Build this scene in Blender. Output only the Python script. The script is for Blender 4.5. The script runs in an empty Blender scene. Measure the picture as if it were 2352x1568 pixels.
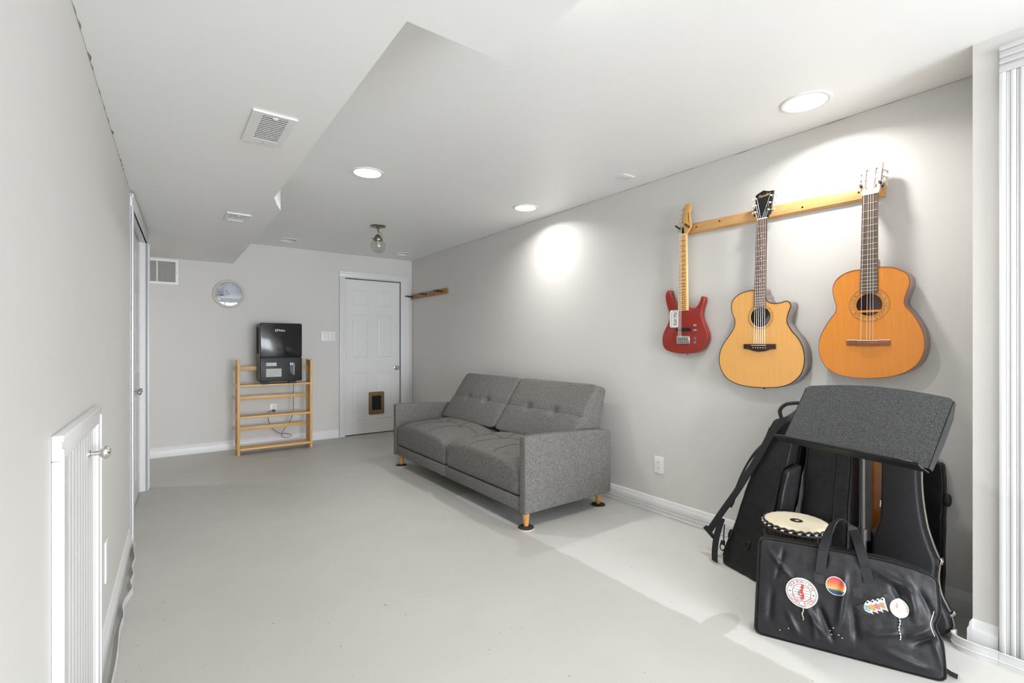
import bpy, bmesh, math, random
from mathutils import Vector, Matrix, noise

random.seed(7)
scene = bpy.context.scene
col = scene.collection
R = math.radians

# ------------------------------------------------------------------ camera, world, light, exposure
cam_d = bpy.data.cameras.new('camera')
cam = bpy.data.objects.new('camera', cam_d)
col.objects.link(cam)
cam.location = (0.0, 0.0, 1.18)
cam.rotation_euler = (R(90), 0, R(-36.25))
cam_d.sensor_width = 36.0
cam_d.lens = 36.0 * 1102.0 / 2352.0
cam_d.shift_y = 7.0 / 2352.0
cam_d.clip_start = 0.02
scene.camera = cam

world = bpy.data.worlds.new('world')
scene.world = world
world.use_nodes = True
world.cycles.sampling_method = 'NONE'
world.node_tree.nodes['Background'].inputs[0].default_value = (0.62, 0.78, 1.0, 1)
world.node_tree.nodes['Background'].inputs[1].default_value = 1.0

LENS_GLOW = 4.0           # brightness of a lit downlight lens
LENS_WATT = 7.0            # light each one sends down
FILL_WATT = 9.0           # added unseen fill lamp past the closet, lifts the far walls
DAYLIGHT = 380.0            # daylight through the glazed door behind the camera
vs = scene.view_settings
vs.view_transform = 'Standard'
vs.look = 'None'
vs.exposure = 0.18
vs.gamma = 1.0
vs.use_curve_mapping = False
scene.cycles.use_denoising = True
scene.cycles.max_bounces = 7
scene.cycles.diffuse_bounces = 4
scene.cycles.adaptive_threshold = 0.07
scene.cycles.caustics_reflective = False
scene.cycles.caustics_refractive = False
scene.cycles.transparent_max_bounces = 12

dl = bpy.data.lights.new('daylight', 'AREA')
dl.shape = 'RECTANGLE'; dl.size = 2.1; dl.size_y = 1.9
dl.energy = DAYLIGHT; dl.color = (0.945, 0.965, 1.0)
dlo = bpy.data.objects.new('daylight', dl); col.objects.link(dlo)
dlo.location = (1.35, -4.66, 1.06); dlo.rotation_euler = (R(90), 0, 0)

# ------------------------------------------------------------------ room numbers (metres)
ZC, ZS = 2.34, 2.09        # ceiling, underside of the soffit
XR, YB, YN = 2.827, 6.22, -4.6   # right wall, back wall, wall behind the camera
def xl(y):                 # face of the left wall
    return -0.19 + 0.0226 * (y - 1.714)

# ------------------------------------------------------------------ materials
def new_mat(name):
    m = bpy.data.materials.new(name); m.use_nodes = True
    nt = m.node_tree
    return m, nt, nt.nodes['Principled BSDF']

def srgb(r, g, b):
    f = lambda c: (c / 255 / 12.92) if c / 255 <= 0.04045 else ((c / 255 + 0.055) / 1.055) ** 2.4
    return (f(r), f(g), f(b))

def coords(nt, scale=(1, 1, 1)):
    tc = nt.nodes.new('ShaderNodeTexCoord')
    mp = nt.nodes.new('ShaderNodeMapping'); mp.inputs['Scale'].default_value = scale
    nt.links.new(tc.outputs['Object'], mp.inputs['Vector'])
    return mp.outputs['Vector']

def add_noise(nt, vec, scale, detail=4, rough=0.55):
    n = nt.nodes.new('ShaderNodeTexNoise')
    n.inputs['Scale'].default_value = scale; n.inputs['Detail'].default_value = detail
    n.inputs['Roughness'].default_value = rough
    nt.links.new(vec, n.inputs['Vector'])
    return n.outputs['Fac']

def ramp(nt, fac, stops):
    r = nt.nodes.new('ShaderNodeValToRGB')
    el = r.color_ramp.elements
    while len(el) < len(stops): el.new(0.5)
    for e, (p, c) in zip(el, stops):
        e.position = p; e.color = (*c[:3], 1)
    nt.links.new(fac, r.inputs['Fac'])
    return r.outputs['Color']

def add_bump(nt, bsdf, fac, strength, dist):
    b = nt.nodes.new('ShaderNodeBump')
    b.inputs['Strength'].default_value = strength; b.inputs['Distance'].default_value = dist
    nt.links.new(fac, b.inputs['Height']); nt.links.new(b.outputs['Normal'], bsdf.inputs['Normal'])

def mixrgb(nt, fac, a, b, mode='MIX'):
    m = nt.nodes.new('ShaderNodeMix'); m.data_type = 'RGBA'; m.blend_type = mode
    for sock, v in ((m.inputs[0], fac), (m.inputs[6], a), (m.inputs[7], b)):
        if hasattr(v, 'is_linked'): nt.links.new(v, sock)
        elif isinstance(v, (int, float)): sock.default_value = v
        else: sock.default_value = (*v[:3], 1)
    return m.outputs[2]

def math_node(nt, op, a, b=None):
    m = nt.nodes.new('ShaderNodeMath'); m.operation = op
    for i, v in enumerate((a, b)):
        if v is None: continue
        if hasattr(v, 'is_linked'): nt.links.new(v, m.inputs[i])
        else: m.inputs[i].default_value = v
    return m.outputs[0]

M = {}
def plain(name, c, rough=0.5, metal=0.0, var=0.06, nscale=8.0, bump=0.0, bscale=200.0, bdist=0.001, spec=0.5, coat=0.0):
    """a painted / moulded surface: slight tonal variation and fine relief"""
    m, nt, b = new_mat(name)
    v = coords(nt)
    f = add_noise(nt, v, nscale)
    lo = tuple(x * (1 - var) for x in c); hi = tuple(min(1, x * (1 + var)) for x in c)
    nt.links.new(ramp(nt, f, [(0.3, lo), (0.7, hi)]), b.inputs['Base Color'])
    b.inputs['Roughness'].default_value = rough; b.inputs['Metallic'].default_value = metal
    b.inputs['Specular IOR Level'].default_value = spec
    b.inputs['Coat Weight'].default_value = coat; b.inputs['Coat Roughness'].default_value = 0.08
    if bump: add_bump(nt, b, add_noise(nt, v, bscale, 2), bump, bdist)
    M[name] = m
    return m

def wood(name, dark, light, axis=(1, 1, 12), scale=6.0, rough=0.42, coat=0.0, contrast=(0.25, 0.8)):
    m, nt, b = new_mat(name)
    v = coords(nt, axis)
    f1 = add_noise(nt, v, scale, 6, 0.6)
    f2 = add_noise(nt, v, scale * 9, 3, 0.6)
    f = math_node(nt, 'ADD', math_node(nt, 'MULTIPLY', f1, 0.7), math_node(nt, 'MULTIPLY', f2, 0.3))
    nt.links.new(ramp(nt, f, [(contrast[0], dark), (contrast[1], light)]), b.inputs['Base Color'])
    b.inputs['Roughness'].default_value = rough
    b.inputs['Coat Weight'].default_value = coat; b.inputs['Coat Roughness'].default_value = 0.12
    add_bump(nt, b, f, 0.08, 0.001)
    M[name] = m
    return m

def speckle(name, c0, c1, scale, rough, thr=(0.45, 0.7), bump=0.5, bdist=0.001, spec=0.32):
    m, nt, b = new_mat(name)
    v = coords(nt)
    f = add_noise(nt, v, scale, 2, 0.6)
    nt.links.new(ramp(nt, f, [(thr[0], c0), (thr[1], c1)]), b.inputs['Base Color'])
    b.inputs['Roughness'].default_value = rough
    b.inputs['Specular IOR Level'].default_value = spec
    add_bump(nt, b, f, bump, bdist)
    M[name] = m
    return m

def clear(name, tint, gloss=0.10, rough=0.02):
    m = bpy.data.materials.new(name); m.use_nodes = True
    nt = m.node_tree; nt.nodes.clear()
    out = nt.nodes.new('ShaderNodeOutputMaterial')
    t = nt.nodes.new('ShaderNodeBsdfTransparent'); t.inputs[0].default_value = (*tint, 1)
    g = nt.nodes.new('ShaderNodeBsdfGlossy'); g.inputs['Roughness'].default_value = rough
    mx = nt.nodes.new('ShaderNodeMixShader')
    lw = nt.nodes.new('ShaderNodeLayerWeight'); lw.inputs[0].default_value = 0.5
    f = math_node(nt, 'ADD', math_node(nt, 'MULTIPLY', math_node(nt, 'POWER', lw.outputs['Facing'], 4.0), 0.5), gloss)
    nt.links.new(f, mx.inputs[0])
    nt.links.new(t.outputs[0], mx.inputs[1]); nt.links.new(g.outputs[0], mx.inputs[2])
    nt.links.new(mx.outputs[0], out.inputs[0])
    M[name] = m
    return m

def glow(name, c, strength):
    m, nt, b = new_mat(name)
    b.inputs['Base Color'].default_value = (0.8, 0.8, 0.8, 1)
    b.inputs['Emission Color'].default_value = (*c, 1)
    b.inputs['Emission Strength'].default_value = strength
    m.cycles.emission_sampling = 'NONE'
    M[name] = m
    return m

plain('wall_paint', srgb(215, 213, 209), 0.55, var=0.012, nscale=1.5, bump=0.12, bscale=260, bdist=0.0006, spec=0.35)
plain('ceiling_paint', srgb(243, 243, 241), 0.42, var=0.01, nscale=1.2, bump=0.08, bscale=180, bdist=0.0006, spec=0.4)
plain('trim_paint', srgb(224, 224, 224), 0.35, var=0.012, nscale=3, spec=0.45)
plain('door_paint', srgb(226, 226, 224), 0.38, var=0.01, nscale=3, bump=0.05, bscale=90, bdist=0.0006)
plain('vinyl', srgb(214, 214, 213), 0.35, var=0.03, nscale=20)
plain('white_plastic', srgb(236, 236, 234), 0.3, var=0.01)
plain('gap_shade', (0.012, 0.012, 0.012), 0.9)  # near-black that puts shade into gaps, slots and the closet
plain('duct_shade', (0.07, 0.066, 0.058), 0.9)  # dark tone painted in for the shade behind vent slats
plain('chrome', (0.72, 0.71, 0.69), 0.16, 1.0, var=0.03)
plain('nickel', (0.55, 0.52, 0.47), 0.26, 1.0, var=0.05)
plain('brass', (0.30, 0.265, 0.20), 0.32, 1.0, var=0.15, nscale=30)
plain('bronze_plastic', srgb(122, 97, 68), 0.45, var=0.08, nscale=20)
plain('smoke_flap', (0.012, 0.013, 0.018), 0.15, var=0.3)
plain('black_gloss', (0.012, 0.012, 0.012), 0.12, var=0.1, spec=0.3)
plain('black_plastic', (0.012, 0.012, 0.012), 0.4, var=0.15, spec=0.3)
plain('black_rubber', (0.022, 0.022, 0.025), 0.6, var=0.25, nscale=60)
plain('steel_black', (0.014, 0.014, 0.015), 0.35, 0.0, var=0.2, spec=0.35)
plain('pole_grey', (0.05, 0.05, 0.048), 0.35, 0.6, var=0.15)
plain('paper', srgb(216, 214, 210), 0.7, var=0.03)
plain('paper_grey', srgb(204, 204, 198), 0.7, var=0.03)
plain('print_grey', srgb(140, 140, 136), 0.8)
plain('ink_black', (0.012, 0.012, 0.012), 0.7)
plain('logo_white', srgb(235, 235, 235), 0.4)
plain('blue_mark', srgb(70, 105, 165), 0.4)
plain('strip_grey', srgb(150, 150, 146), 0.4, var=0.15, nscale=40)
plain('cord_grey', srgb(120, 116, 108), 0.5)
plain('gold_ink', srgb(206, 185, 130), 0.35, 0.3)
plain('clock_rim', srgb(216, 213, 203), 0.35, var=0.02)
plain('clock_numeral', srgb(205, 206, 205), 0.4)
plain('red_lacquer', srgb(150, 36, 26), 0.22, var=0.06, nscale=3, coat=0.6)
plain('cream', srgb(232, 222, 200), 0.35, var=0.03)
plain('pearl', srgb(226, 216, 196), 0.22, var=0.1, nscale=60)
plain('string', (0.75, 0.73, 0.70), 0.3, 0.6)
plain('nylon_string', srgb(226, 222, 214), 0.3)
plain('fret', (0.70, 0.68, 0.64), 0.28, 0.7)
plain('fret_dark', srgb(70, 45, 22), 0.4, 0.2)
plain('drum_skin', srgb(222, 212, 186), 0.55, var=0.05, nscale=12)
plain('rope', (0.018, 0.018, 0.02), 0.5, var=0.4, nscale=150, bump=0.6, bscale=300, bdist=0.001)
plain('rope_light', srgb(225, 222, 214), 0.5)
plain('piping', (0.008, 0.008, 0.008), 0.6, spec=0.15)
plain('old_caulk', srgb(150, 148, 142), 0.8, var=0.2, nscale=30)
plain('felt', (0.03, 0.027, 0.025), 0.9, var=0.2)
plain('felt_edge', srgb(200, 185, 165), 0.8)
plain('sticker_white', srgb(232, 231, 228), 0.4, var=0.02)
plain('sticker_red', srgb(205, 62, 58), 0.4)
plain('sticker_grey', srgb(150, 150, 152), 0.4)
plain('teal', srgb(120, 160, 158), 0.5, var=0.35, nscale=160)
plain('amber', srgb(190, 140, 75), 0.5, var=0.4, nscale=160)
plain('rose', srgb(176, 112, 118), 0.5, var=0.4, nscale=160)
plain('tan', srgb(165, 140, 105), 0.5, var=0.4, nscale=160)
plain('case_rim', srgb(198, 194, 186), 0.3, 0.5, var=0.05)
plain('amp_brown', srgb(164, 98, 34), 0.3, var=0.25, nscale=6, coat=0.4)
plain('tape', (0.026, 0.026, 0.028), 0.2, var=0.1)
clear('clock_glass', (0.95, 0.96, 0.98), 0.03, 0.0)
clear('globe_glass', (0.90, 0.90, 0.88), 0.10, 0.03)
clear('window_glass', (0.97, 0.98, 1.0), 0.05, 0.0)
glow('lens_lit', (1.0, 0.965, 0.90), LENS_GLOW)
plain('lens_off', srgb(205, 203, 196), 0.4)
wood('pine', srgb(203, 158, 96), srgb(232, 196, 140), (1, 1, 14), 5)
wood('pine_h', srgb(206, 162, 100), srgb(234, 198, 142), (14, 1, 1), 5)
M['pine_h'].node_tree.nodes['Mapping'].inputs['Scale'].default_value = (1, 14, 14)
M['pine'].node_tree.nodes['Mapping'].inputs['Scale'].default_value = (14, 14, 1)
wood('rack_oak', srgb(205, 148, 84), srgb(240, 196, 136), (9, 1, 9), 3, 0.4, 0.2)
M['rack_oak'].node_tree.nodes['Mapping'].inputs['Scale'].default_value = (2, 26, 8)
wood('rack_dark', srgb(130, 84, 30), srgb(178, 124, 52), (2, 26, 8), 3, 0.4, 0.2)
M['rack_dark'].node_tree.nodes['Mapping'].inputs['Scale'].default_value = (2, 26, 8)
wood('leg_wood', srgb(196, 136, 72), srgb(222, 168, 104), (10, 10, 1), 8, 0.4, 0.2)
wood('spruce', srgb(220, 156, 80), srgb(234, 180, 106), (26, 1, 1), 5, 0.3, 0.5)
wood('spruce_orange', srgb(206, 122, 34), srgb(224, 146, 56), (26, 1, 1), 5, 0.3, 0.5)
wood('mahogany', srgb(96, 62, 44), srgb(150, 106, 80), (8, 1, 1), 5, 0.3, 0.4)
wood('side_brown', srgb(118, 84, 72), srgb(168, 132, 118), (6, 1, 6), 4, 0.3, 0.4)
wood('side_grey', srgb(100, 86, 78), srgb(150, 136, 128), (6, 1, 6), 4, 0.3, 0.4)
wood('rosewood', srgb(66, 42, 32), srgb(118, 82, 62), (30, 2, 1), 6, 0.45)
wood('rosewood_grey', srgb(70, 54, 44), srgb(124, 104, 90), (30, 2, 1), 6, 0.45)
wood('maple', srgb(208, 152, 78), srgb(232, 184, 116), (20, 2, 1), 5, 0.3, 0.4)
wood('maple_pale', srgb(226, 196, 140), srgb(244, 222, 176), (20, 2, 1), 5, 0.3, 0.4)
wood('cedar_head', srgb(196, 164, 148), srgb(226, 200, 188), (20, 2, 1), 5, 0.3, 0.4)
wood('ebony', srgb(40, 26, 24), srgb(66, 44, 40), (1, 20, 1), 5, 0.35)
wood('bridge_wood', srgb(116, 62, 40), srgb(160, 100, 70), (1, 20, 1), 5, 0.35)
speckle('desk_crinkle', (0.016, 0.017, 0.019), (0.21, 0.215, 0.225), 480, 0.38, (0.42, 0.78), 0.6, 0.001)
speckle('case_grain', (0.010, 0.010, 0.011), (0.045, 0.045, 0.05), 420, 0.36, (0.45, 0.8), 0.8, 0.0015)
speckle('sofa_fabric', srgb(66, 66, 65), srgb(144, 142, 137), 340, 0.9, (0.34, 0.70), 0.4, 0.0012)
M['sofa_fabric'].node_tree.nodes['Mapping'].inputs['Scale'].default_value = (1, 0.55, 0.8)
speckle('seam_fabric', srgb(58, 58, 58), srgb(100, 99, 97), 500, 0.95, (0.4, 0.7), 0.3)
speckle('bag_cloth', (0.013, 0.013, 0.0145), (0.024, 0.024, 0.027), 18, 0.44, (0.35, 0.75), 0.35, 0.010)
M['bag_cloth'].node_tree.nodes['Noise Texture'].inputs['Detail'].default_value = 7
M['bag_cloth'].node_tree.nodes['Noise Texture'].inputs['Distortion'].default_value = 0.2
speckle('gig_nylon', (0.008, 0.008, 0.009), (0.016, 0.0155, 0.015), 40, 0.45, (0.35, 0.75), 0.12, 0.003, 0.28)
speckle('webbing', (0.010, 0.010, 0.012), (0.024, 0.024, 0.028), 300, 0.6, (0.35, 0.7), 0.5, 0.0006)
speckle('drum_wood', srgb(36, 22, 16), srgb(92, 58, 38), 60, 0.5, (0.35, 0.7), 0.8, 0.003)

def floor_material():
    m, nt, b = new_mat('floor_paint')
    v = coords(nt)
    sep = nt.nodes.new('ShaderNodeSeparateXYZ'); nt.links.new(v, sep.inputs[0])
    n1 = add_noise(nt, v, 1.6, 4); n2 = add_noise(nt, v, 7.0, 3)
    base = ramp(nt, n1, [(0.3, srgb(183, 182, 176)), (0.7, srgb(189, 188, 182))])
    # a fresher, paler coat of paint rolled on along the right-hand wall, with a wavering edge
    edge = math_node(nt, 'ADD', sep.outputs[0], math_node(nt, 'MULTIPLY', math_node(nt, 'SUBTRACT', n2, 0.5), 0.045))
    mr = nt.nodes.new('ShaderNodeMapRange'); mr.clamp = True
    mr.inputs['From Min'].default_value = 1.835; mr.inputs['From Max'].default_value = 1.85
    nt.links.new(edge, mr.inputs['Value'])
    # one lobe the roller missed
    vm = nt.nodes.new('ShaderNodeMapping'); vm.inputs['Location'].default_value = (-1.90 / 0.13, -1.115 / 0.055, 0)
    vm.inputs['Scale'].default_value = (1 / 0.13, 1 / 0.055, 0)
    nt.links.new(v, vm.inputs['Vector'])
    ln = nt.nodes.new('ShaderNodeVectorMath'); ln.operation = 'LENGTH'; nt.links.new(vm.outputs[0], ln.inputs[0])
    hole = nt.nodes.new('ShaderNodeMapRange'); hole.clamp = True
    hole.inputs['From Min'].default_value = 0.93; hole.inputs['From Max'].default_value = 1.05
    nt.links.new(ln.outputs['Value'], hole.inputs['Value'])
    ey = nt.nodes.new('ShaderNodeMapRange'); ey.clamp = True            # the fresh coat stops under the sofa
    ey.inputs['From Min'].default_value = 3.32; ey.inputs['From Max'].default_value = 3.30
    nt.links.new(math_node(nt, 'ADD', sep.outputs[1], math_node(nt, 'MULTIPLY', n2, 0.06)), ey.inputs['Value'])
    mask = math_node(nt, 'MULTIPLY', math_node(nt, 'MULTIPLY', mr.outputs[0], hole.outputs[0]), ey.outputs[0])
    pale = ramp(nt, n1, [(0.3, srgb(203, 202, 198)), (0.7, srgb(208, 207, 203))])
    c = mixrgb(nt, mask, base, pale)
    # scuffs: sparse dark specks and a few worn patches with a mesh print
    sp = add_noise(nt, v, 48.0, 2, 0.4)
    spk = ramp(nt, sp, [(0.735, (1, 1, 1)), (0.765, (0.55, 0.55, 0.54))])
    c = mixrgb(nt, 1.0, c, spk, 'MULTIPLY')
    dots = nt.nodes.new('ShaderNodeTexVoronoi'); dots.inputs['Scale'].default_value = 130.0
    dots.inputs['Randomness'].default_value = 0.15
    nt.links.new(v, dots.inputs['Vector'])
    dm = ramp(nt, dots.outputs['Distance'], [(0.18, (1, 1, 1)), (0.34, (0, 0, 0))])
    pm = ramp(nt, add_noise(nt, v, 4.2, 3, 0.55), [(0.63, (0, 0, 0)), (0.70, (1, 1, 1))])
    wear = mixrgb(nt, 1.0, dm, pm, 'MULTIPLY')
    bw = nt.nodes.new('ShaderNodeRGBToBW'); nt.links.new(wear, bw.inputs[0])
    c = mixrgb(nt, math_node(nt, 'MULTIPLY', bw.outputs[0], 0.22), c, srgb(120, 120, 116))
    nt.links.new(c, b.inputs['Base Color'])
    nt.links.new(ramp(nt, n2, [(0.3, (0.40,) * 3), (0.7, (0.52,) * 3)]), b.inputs['Roughness'])
    add_bump(nt, b, add_noise(nt, v, 9.0, 5, 0.6), 0.12, 0.004)
    M['floor_paint'] = m
floor_material()

def clock_face_material():
    m, nt, b = new_mat('clock_face')
    v = coords(nt, (1, 9, 1))
    f = add_noise(nt, v, 9, 5, 0.6)
    nt.links.new(ramp(nt, f, [(0.3, srgb(150, 152, 154)), (0.7, srgb(192, 193, 194))]), b.inputs['Base Color'])
    b.inputs['Roughness'].default_value = 0.5
    M['clock_face'] = m
clock_face_material()

def rosette_material():
    m, nt, b = new_mat('rosette')
    v = coords(nt)
    vo = nt.nodes.new('ShaderNodeTexVoronoi'); vo.inputs['Scale'].default_value = 210
    nt.links.new(v, vo.inputs['Vector'])
    nt.links.new(ramp(nt, vo.outputs['Distance'], [(0.25, srgb(96, 66, 30)), (0.5, srgb(206, 150, 76))]), b.inputs['Base Color'])
    b.inputs['Roughness'].default_value = 0.3
    M['rosette'] = m
rosette_material()

def sunset_material():
    m, nt, b = new_mat('sunset_print')
    v = coords(nt)
    sep = nt.nodes.new('ShaderNodeSeparateXYZ'); nt.links.new(v, sep.inputs[0])
    g = nt.nodes.new('ShaderNodeMapRange')
    g.inputs['From Min'].default_value = 0.221; g.inputs['From Max'].default_value = 0.283
    nt.links.new(sep.outputs[1], g.inputs['Value'])
    c = ramp(nt, g.outputs[0], [(0.16, srgb(48, 78, 100)), (0.27, srgb(84, 120, 134)), (0.30, srgb(232, 186, 104)), (0.62, srgb(224, 110, 84)), (0.95, srgb(206, 62, 66))])
    wv = math_node(nt, 'SINE', math_node(nt, 'MULTIPLY', sep.outputs[1], 2 * math.pi / 0.0072))
    st = ramp(nt, wv, [(0.25, (1, 1, 1)), (0.75, (0.72, 0.52, 0.5))])
    nt.links.new(mixrgb(nt, 0.8, c, st, 'MULTIPLY'), b.inputs['Base Color'])
    b.inputs['Roughness'].default_value = 0.4
    M['sunset_print'] = m
sunset_material()

# ------------------------------------------------------------------ mesh helpers
class MB:
    def __init__(self): self.bm = bmesh.new()
    def _merge(self, t):
        me = bpy.data.meshes.new('tmp'); t.to_mesh(me); t.free()
        self.bm.from_mesh(me); bpy.data.meshes.remove(me); return self
    def box(self, x0, x1, y0, y1, z0, z1, bev=0.0, seg=2, mat=None):
        t = bmesh.new(); bmesh.ops.create_cube(t, size=1.0)
        for v in t.verts:
            v.co = Vector((x0 + (v.co.x + .5) * (x1 - x0), y0 + (v.co.y + .5) * (y1 - y0), z0 + (v.co.z + .5) * (z1 - z0)))
            if mat: v.co = mat @ v.co
        if bev: bmesh.ops.bevel(t, geom=t.edges[:], offset=bev, segments=seg, affect='EDGES', profile=0.5)
        return self._merge(t)
    def prism(self, pts, z0, z1, holes=(), f=None, bev=0.0, open_front=False):
        """outline in x-y, extruded along z; holes cut through"""
        t = bmesh.new()
        def ring(p, z): return [t.verts.new((a, b, z)) for a, b in p]
        caps = []
        for z in (z0, z1):
            loops = [ring(p, z) for p in (pts, *holes)]
            edges = []
            for L in loops:
                edges += [t.edges.new((L[i], L[(i + 1) % len(L)])) for i in range(len(L))]
            if not (open_front and z == z1):
                if holes: bmesh.ops.triangle_fill(t, use_beauty=True, use_dissolve=False, edges=edges)
                else: t.faces.new(loops[0])
            caps.append(loops)
        for La, Lb in zip(*caps):
            n = len(La)
            for i in range(n): t.faces.new((La[i], La[(i + 1) % n], Lb[(i + 1) % n], Lb[i]))
        bmesh.ops.recalc_face_normals(t, faces=t.faces[:])
        if bev: 
            ed = [e for e in t.edges if len(e.link_faces) == 2 and abs(e.verts[0].co.z - e.verts[1].co.z) < 1e-6 and e.calc_face_angle(0) > 0.8]
            bmesh.ops.bevel(t, geom=ed, offset=bev, segments=3, affect='EDGES', profile=0.5)
        if f:
            for v in t.verts: v.co = Vector(f(v.co))
        return self._merge(t)
    def cyl(self, p0, p1, r0, r1=None, seg=20):
        r1 = r0 if r1 is None else r1
        p0, p1 = Vector(p0), Vector(p1)
        d = (p1 - p0).normalized()
        a = d.orthogonal().normalized(); b = d.cross(a)
        bm = self.bm
        A = [bm.verts.new(p0 + r0 * (math.cos(2 * math.pi * i / seg) * a + math.sin(2 * math.pi * i / seg) * b)) for i in range(seg)]
        B = [bm.verts.new(p1 + r1 * (math.cos(2 * math.pi * i / seg) * a + math.sin(2 * math.pi * i / seg) * b)) for i in range(seg)]
        for i in range(seg): bm.faces.new((A[i], A[(i + 1) % seg], B[(i + 1) % seg], B[i]))
        bm.faces.new(A[::-1]); bm.faces.new(B)
        return self
    def tube(self, pts, r, seg=8, closed=False, taper=None):
        pts = [Vector(p) for p in pts]; n = len(pts); bm = self.bm
        rings = []; ref = None
        for i, p in enumerate(pts):
            a = pts[(i - 1) % n] if (closed or i > 0) else p
            b = pts[(i + 1) % n] if (closed or i < n - 1) else p
            d = (b - a).normalized()
            if ref is None: ref = d.orthogonal().normalized()
            ref = (ref - ref.dot(d) * d)
            ref = ref.normalized() if ref.length > 1e-6 else d.orthogonal().normalized()
            c = d.cross(ref); rr = r if taper is None else r * taper(i / max(1, n - 1))
            rings.append([bm.verts.new(p + rr * (math.cos(2 * math.pi * k / seg) * ref + math.sin(2 * math.pi * k / seg) * c)) for k in range(seg)])
        for i in range(n if closed else n - 1):
            A, B = rings[i], rings[(i + 1) % n]
            for k in range(seg): bm.faces.new((A[k], A[(k + 1) % seg], B[(k + 1) % seg], B[k]))
        if not closed: bm.faces.new(rings[0][::-1]); bm.faces.new(rings[-1])
        return self
    def lathe(self, prof, seg=32, c=(0, 0, 0), f=None):
        """profile (r, z) turned about z"""
        bm = self.bm; c = Vector(c); rings = []
        for r, z in prof:
            if r < 1e-6:
                p = c + Vector((0, 0, z)); rings.append([bm.verts.new(f(p) if f else p)])
            else:
                L = []
                for k in range(seg):
                    p = c + Vector((r * math.cos(2 * math.pi * k / seg), r * math.sin(2 * math.pi * k / seg), z))
                    L.append(bm.verts.new(f(p) if f else p))
                rings.append(L)
        for A, B in zip(rings, rings[1:]):
            for k in range(seg):
                a0, a1 = A[k % len(A)], A[(k + 1) % len(A)]; b0, b1 = B[k % len(B)], B[(k + 1) % len(B)]
                vs_ = []
                for q in (a0, a1, b1, b0):
                    if q not in vs_: vs_.append(q)
                if len(vs_) > 2: bm.faces.new(vs_)
        return self
    def ribbon(self, pts, wdirs, w, th=0.003):
        """flat strap: centre line, width direction per point"""
        bm = self.bm; P = [Vector(p) for p in pts]; n = len(P); rows = []
        for i in range(n):
            wd = Vector(wdirs[i] if isinstance(wdirs, list) else wdirs).normalized()
            t = (P[min(i + 1, n - 1)] - P[max(i - 1, 0)]).normalized()
            nn = t.cross(wd).normalized()
            rows.append([bm.verts.new(P[i] + s * wd * w / 2 + q * nn * th / 2) for s, q in ((-1, -1), (1, -1), (1, 1), (-1, 1))])
        for A, B in zip(rows, rows[1:]):
            for k in range(4): bm.faces.new((A[k], A[(k + 1) % 4], B[(k + 1) % 4], B[k]))
        bm.faces.new(rows[0][::-1]); bm.faces.new(rows[-1])
        return self
    def soft(self, n, f, r=0.2):
        """rounded unit box in [-1,1]^3, each face an n x n grid, mapped through f"""
        bm = self.bm; cache = {}
        def vert(p):
            k = tuple(round(x, 5) for x in p)
            if k not in cache:
                c = Vector(max(-1 + r, min(1 - r, x)) for x in p); d = Vector(p) - c
                q = c + d.normalized() * r if d.length > 1e-9 else c
                cache[k] = bm.verts.new(f(q))
            return cache[k]
        nx, ny, nz = n
        g = lambda i, m: -1 + 2 * i / m
        def face(P):
            vs_ = [vert(p) for p in P]
            try: bm.faces.new(vs_)
            except ValueError: pass
        for i in range(nx):
            for j in range(ny):
                for s in (-1, 1):
                    q = [(g(i, nx), g(j, ny), s), (g(i + 1, nx), g(j, ny), s), (g(i + 1, nx), g(j + 1, ny), s), (g(i, nx), g(j + 1, ny), s)]
                    face(q if s > 0 else q[::-1])
            for j in range(nz):
                for s in (-1, 1):
                    q = [(g(i, nx), s, g(j, nz)), (g(i + 1, nx), s, g(j, nz)), (g(i + 1, nx), s, g(j + 1, nz)), (g(i, nx), s, g(j + 1, nz))]
                    face(q if s < 0 else q[::-1])
        for i in range(ny):
            for j in range(nz):
                for s in (-1, 1):
                    q = [(s, g(i, ny), g(j, nz)), (s, g(i + 1, ny), g(j, nz)), (s, g(i + 1, ny), g(j + 1, nz)), (s, g(i, ny), g(j + 1, nz))]
                    face(q if s > 0 else q[::-1])
        return self
    def ball(self, c, rx, ry=None, rz=None, seg=16):
        ry = rx if ry is None else ry; rz = rx if rz is None else rz
        t = bmesh.new(); bmesh.ops.create_uvsphere(t, u_segments=seg, v_segments=max(6, seg // 2), radius=1.0)
        for v in t.verts: v.co = Vector((c[0] + v.co.x * rx, c[1] + v.co.y * ry, c[2] + v.co.z * rz))
        return self._merge(t)
    def sheet(self, pts, f=None):
        t = bmesh.new(); t.faces.new([t.verts.new(p) for p in pts]); 
        if f:
            for v in t.verts: v.co = Vector(f(v.co))
        return self._merge(t)

def put(name, mb, mat, parent=None, smooth=35, xf=None):
    me = bpy.data.meshes.new(name)
    bm = mb.bm
    bmesh.ops.recalc_face_normals(bm, faces=bm.faces[:])
    bm.to_mesh(me); bm.free()
    me.materials.append(M[mat] if isinstance(mat, str) else mat)
    if smooth:
        for p in me.polygons: p.use_smooth = True
        me.set_sharp_from_angle(angle=R(smooth))
    o = bpy.data.objects.new(name, me); col.objects.link(o)
    if xf is not None: o.matrix_world = xf
    if parent is not None: o.parent = parent
    return o

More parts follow.
